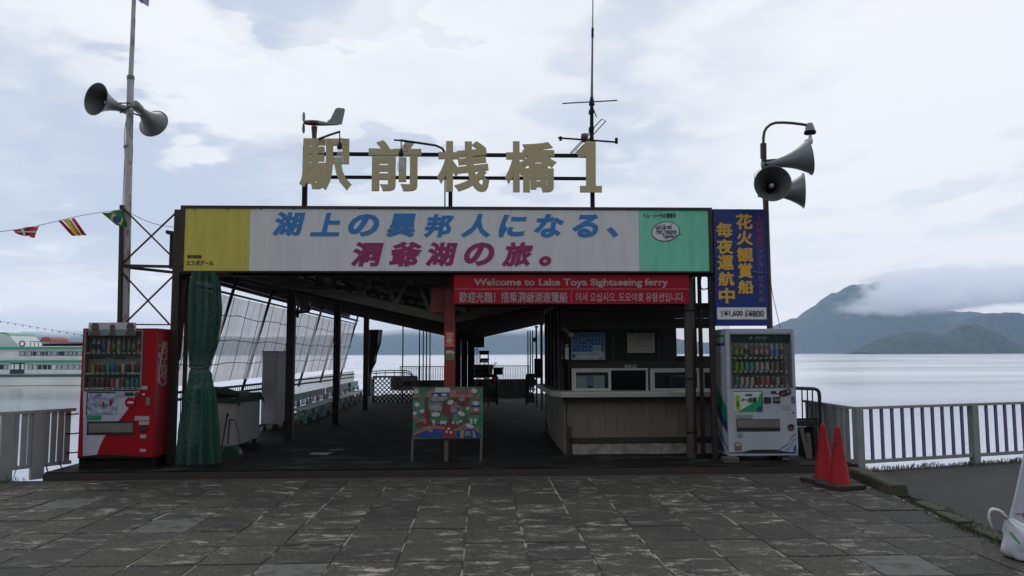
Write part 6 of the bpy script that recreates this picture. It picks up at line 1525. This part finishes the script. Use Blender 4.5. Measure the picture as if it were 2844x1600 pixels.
# ------------------------------------------------------------------ cones
cr2 = mat('cone weight rubber', (.018, .017, .016), .7, var=.3)
def make_cone(lab):
    q = thing('traffic_cone', lab, 'traffic cone', group='red traffic cones by the kerb')
    b = MB(); b.lathe([(.128, .03), (.125, .05), (.118, .06), (.034, .66), (.030, .685), (.018, .70), (.016, .695)], (0, 0, 0), n=32); b.build('cone_body', conered, q, local=True)
    b = MB(); b.prism([(-.19, -.19, 0), (.19, -.19, 0), (.19, .19, 0), (-.19, .19, 0)], (0, 0, .012)); b.build('base_flange', conered, q, local=True, bevel=.004)
    b = MB()
    vs = []; n = 32
    for r_, z in ((.135, .06), (.135, .013)):
        for k in range(n): t = 6.2832*k/n; vs.append((r_*math.cos(t), r_*math.sin(t), z))
    sq = []
    for z in (.05, .013):
        for k in range(n):
            t = 6.2832*k/n; c_, s_ = math.cos(t), math.sin(t); m = .20/max(abs(c_), abs(s_)); sq.append((c_*m, s_*m, z))
    allv = vs+sq; fs = []
    for k in range(n):
        k2 = (k+1) % n; fs += [(k, k2, 2*n+k2, 2*n+k), (2*n+k, 2*n+k2, 3*n+k2, 3*n+k), (n+k, n+k2, k2, k)]
    b.add(allv, fs); b.build('rubber_weight', cr2, q, local=True)
    return q
c1 = make_cone('red traffic cone with black weight standing nearer the white vending machine')
g = G(2276, 1335); c1.location = (g.x, 9.2, .0); c1.rotation_euler = (0, 0, .35)
c2_ = dup(c1, (P(2330, 1354, 8.86).x, 8.84, .0), .30, 'red traffic cone with black weight standing in front, nearer the kerb')

# ------------------------------------------------------------------ A-board and plastic bag at the right edge
YA = 5.9
AB = thing('sandwich_board', 'white standing notice board cut by the right edge of the picture', 'sign board', (P(2900, 1480, YA).x, YA, 0))
a0, a1 = P(2800, 1470, YA), P(2846, 1300, YA+.28)
z_t = a1.z
def ab(x, z, t=0):  # leaning panel: x along, z height
    return Vector((x+z*.37, YA+z*.15+t, z))
a0 = P(2808, 1435, YA+.04); bx0 = a0.x-a0.z*.37
b = MB(); b.add([ab(bx0, .05), ab(bx0+.65, .05), ab(bx0+.60, 1.05), ab(bx0+.03, 1.05), ab(bx0, .05, .02), ab(bx0+.65, .05, .02), ab(bx0+.60, 1.05, .02), ab(bx0+.03, 1.05, .02)], [(0, 1, 2, 3), (7, 6, 5, 4), (1, 0, 4, 5), (2, 1, 5, 6), (3, 2, 6, 7), (0, 3, 7, 4)]); b.build('front_panel', vmwhite, AB)
b = MB(); b.add([Vector((bx0+.45, YA+.62, .02)), Vector((bx0+1.1, YA+.62, .02)), Vector((bx0+1.1, YA+.33, 1.05)), Vector((bx0+.6, YA+.33, 1.05)), Vector((bx0+.45, YA+.64, .02)), Vector((bx0+1.1, YA+.64, .02)), Vector((bx0+1.1, YA+.35, 1.05)), Vector((bx0+.6, YA+.35, 1.05))], [(0, 1, 2, 3), (7, 6, 5, 4), (1, 0, 4, 5), (2, 1, 5, 6), (3, 2, 6, 7), (0, 3, 7, 4)]); b.build('rear_panel', vmwhite, AB)
nrm = Vector((1, 0, 0)).cross(ab(0, 1)-ab(0, 0)).normalized()
upv = (ab(0, 1)-ab(0, 0)).normalized()
text('lettering', '一般', ab(bx0+.03, .27)+nrm*.001, (1, 0, 0), upv, tmag, AB, w=.12, h=.05, bold=.02)
b = MB(); u0 = ab(bx0+.045, .13)+nrm*.002; b.prism([u0, u0+Vector((.4, 0, 0)), u0+Vector((.4, 0, 0))+upv*.10, u0+upv*.10], nrm*.002); b.build('grey_strip', mat('strip grey', (.16, .15, .16), .5), AB)
for x in (bx0+.06, bx0+.55): b = MB(); b.bar(ab(x, .0, .01), ab(x, .06, .01), .03); b.build('foot', galv, AB)
YB_ = 5.75
BGm = bpy.data.materials.new('thin white plastic'); BGm.use_nodes = True; pb = BGm.node_tree.nodes['Principled BSDF']; pb.inputs['Base Color'].default_value = (.52, .53, .60, 1); pb.inputs['Roughness'].default_value = .35; pb.inputs['Transmission Weight'].default_value = .0; pb.inputs['Subsurface Weight'].default_value = .1
PB = thing('plastic_bag', 'full white plastic carrier bag with its handle loop sticking up, right edge', 'plastic bag', P(2850, 1550, YB_))
def bagshape(rows, Y, n, crease, seed, dpt):
    vs = []; fs = []
    for y, xa2, xb2 in rows:
        a = P(xa2, y, Y); c_ = P(xb2, y, Y); cx = (a.x+c_.x)/2; rx = (c_.x-a.x)/2
        for k in range(n):
            t = 6.2832*k/n; f_ = 1+crease*noise.noise(Vector((math.cos(t)*2.5+seed, math.sin(t)*2.5, a.z*9)))+crease*.5*abs(noise.noise(Vector((math.cos(t)*6+seed, math.sin(t)*6, a.z*16))))
            vs.append((cx+rx*f_*math.cos(t), Y+min(rx, dpt)*f_*math.sin(t), max(a.z, .006)))
    for j in range(len(rows)-1):
        for k in range(n): fs.append((j*n+k, j*n+(k+1) % n, (j+1)*n+(k+1) % n, (j+1)*n+k))
    fs.append(tuple(range((len(rows)-1)*n, len(rows)*n)))
    return vs, fs
rows = [(1437, 2790, 2806), (1450, 2795, 2832), (1465, 2798, 2868), (1480, 2800, 2900), (1500, 2800, 2925), (1520, 2799, 2935), (1535, 2800, 2935), (1548, 2805, 2928), (1556, 2820, 2910)]
vs, fs = bagshape(rows, YB_, 56, .22, 2, .17); b = MB(); b.add(vs, fs, True); b.build('bag_body', BGm, PB)
b = MB()
hp = [(2797, 1440), (2790, 1432), (2781, 1424), (2770, 1418), (2758, 1416), (2750, 1419), (2747, 1427), (2749, 1440), (2753, 1455), (2758, 1472)]
hp3 = [P(x, y, YB_-.02) for x, y in hp]
vs = []; fs = []
for i, p in enumerate(hp3):
    d = (hp3[min(i+1, len(hp3)-1)]-hp3[max(i-1, 0)]).normalized(); nn_ = d.cross(Vector((0, 1, 0))).normalized(); w_ = .016*(1 if i < 7 else .7)
    vs += [p-nn_*w_+Vector((0, .01*math.sin(i*2), 0)), p+Vector((0, -.012, 0)), p+nn_*w_+Vector((0, .012, 0))]
for i in range(len(hp3)-1):
    for k in range(2): fs.append((i*3+k, i*3+k+1, (i+1)*3+k+1, (i+1)*3+k))
b.add(vs, fs, True); h_ = b.build('bag_handle', BGm, PB); so = h_.modifiers.new('s', 'SOLIDIFY'); so.thickness = .003
b = MB(); b.prism([P(2802, 1476, YB_-.18), P(2812, 1480, YB_-.18), P(2835, 1510, YB_-.185), P(2833, 1514, YB_-.185), P(2815, 1496, YB_-.18)], (0, .003, 0)); b.build('green_print', mat('pale green print', (.10, .35, .18), .5), PB)

# ------------------------------------------------------------------ ferry
YE = 72.0
FE = thing('ferry', 'white two deck sightseeing ferry with green bands moored at the far left', 'ferry', P(100, 1062, YE))
fw_ = mat('ferry white', (.60, .63, .62), .4, var=.16, vs=.5); fgr = mat('ferry green', (.02, .26, .16), .4); fdk = mat('ferry window and shade dark', (.03, .035, .05), .2)
x0f, x1f = -260, 425
def fb(nm, x0, y0, x1, y1, m_, Y=YE, th=6.0, bev=0, par=None): b = MB(); pbox(b, x0, y0, x1, y1, Y, th); return b.build(nm, m_, par or FE, bevel=bev)
hb = MB(); zt_, zb_ = P(100, 1045, YE).z, WZ-.3
pts = []
a, c_ = P(x0f, 1050, YE).x, P(x1f, 1050, YE).x
out = [(a, YE), (c_-5, YE), (c_-1.5, YE+1.6), (c_, YE+3.5), (c_-1.5, YE+5.4), (c_-5, YE+7), (a, YE+7)]
hb.prism([(x, y, zb_) for x, y in out], (0, 0, zt_-zb_)); hb.build('hull', fw_, FE)
hb = MB(); hb.prism([(x-(.0), y-.02 if y < YE+1 else y, WZ-.05) for x, y in out[:3]]+[(out[2][0], out[2][1]+.2, WZ-.05), (a, YE+.2, WZ-.05)], (0, 0, .09)); hb.build('boot_stripe', mat('boot red', (.09, .03, .03), .5), FE)
fb('rubbing_band', x0f, 1040, 405, 1047, mat('dark green band', (.02, .09, .07), .5), YE-.08, 7.1)
fb('main_deck', x0f, 1008, 395, 1040, fw_, YE+.05, 6.6); fb('deck_band', x0f, 1001, 402, 1008, fgr, YE-.15, 7.2); fb('upper_deck', x0f, 970, 385, 1001, fw_, YE+.08, 6.5); fb('roof_band', x0f, 964, 398, 970, fgr, YE-.15, 7.2)
fb('roof_rail', 56, 961, 398, 964, fw_, YE-.1, 6.9)
rf = random.Random(3)
x = -250
wglass = mat('ferry window glass', (.30, .36, .40), .1)
while x < 380:
    w_ = rf.choice([9, 12, 14, 16])
    if not (16 < x < 42 or 16 < x+w_ < 42):
        o = fb('window', x, 976, x+w_, 988, fdk, YE+.03, .04); fb('pane', x+1.4+(rf.random() < .3)*4, 976.8, x+w_-2.2, 987.2, wglass, YE+.01, .015, par=o) if rf.random() < .8 else None
    x += w_+2.4
x = -250
while x < 385:
    w_ = rf.choice([8, 10, 12, 14])
    if not (26 < x < 68 or 26 < x+w_ < 68):
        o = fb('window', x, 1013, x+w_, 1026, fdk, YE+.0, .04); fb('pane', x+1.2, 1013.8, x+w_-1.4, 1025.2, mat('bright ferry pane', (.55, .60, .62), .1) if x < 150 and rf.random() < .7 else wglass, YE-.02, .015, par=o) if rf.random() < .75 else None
    x += w_+3
fb('gangway_opening', 28, 1008.5, 67, 1038, fdk, YE-.0, .05)
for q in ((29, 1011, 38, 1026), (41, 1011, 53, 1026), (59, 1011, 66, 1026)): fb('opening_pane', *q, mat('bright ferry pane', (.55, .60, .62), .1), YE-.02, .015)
b = MB(); flat(b, [(-120, 964), (-100, 925), (16, 924.5), (25, 930), (38, 945), (50, 958), (56, 964)], YE+1.2, 4.2); b.build('wheelhouse', mat('ferry pale green', (.50, .57, .55), .4), FE)
b = MB(); flat(b, [(-104, 925), (-100, 923.5), (15, 923), (26, 930), (24, 932), (14, 926)], YE+1.15, 4.3); b.build('wheelhouse_roof', fgr, FE)
lb2 = thing('lifebuoy', 'dark red ring lifebuoy on the ferry upper rail', 'lifebuoy', P(62, 954, YE))
b = MB(); c_ = P(61.5, 954.5, YE-.1); ring = [(c_.x+.24*math.cos(t), YE-.1, c_.z+.24*math.sin(t)) for t in [6.2832*i/20 for i in range(21)]]; b.tube(ring, .06, 8, caps=False); b.build('ring', mat('ring red', (.16, .04, .05), .5), lb2)
ot = mat('orange awning', (.30, .09, .05), .6); pk = mat('red awning', (.30, .09, .09), .6)
b = MB(); flat(b, [(110, 948), (114, 940), (120, 936), (134, 936), (140, 941), (142, 949)], YE+.8, 3.0); b.build('awning', ot, FE)
b = MB(); flat(b, [(80, 948), (142, 948), (225, 950), (300, 952), (300, 956), (225, 954), (142, 952), (80, 950)], YE+.6, 4.0); b.build('awning', pk, FE)
for x in range(84, 300, 11): fb('awning_post', x, 952, x+1.2, 964, dark, YE+.7, .05)
fb('awning_shade_sheet', 118, 954, 300, 962, fdk, YE+3.2, .1)  # dark sheet standing in for the shade under the awning
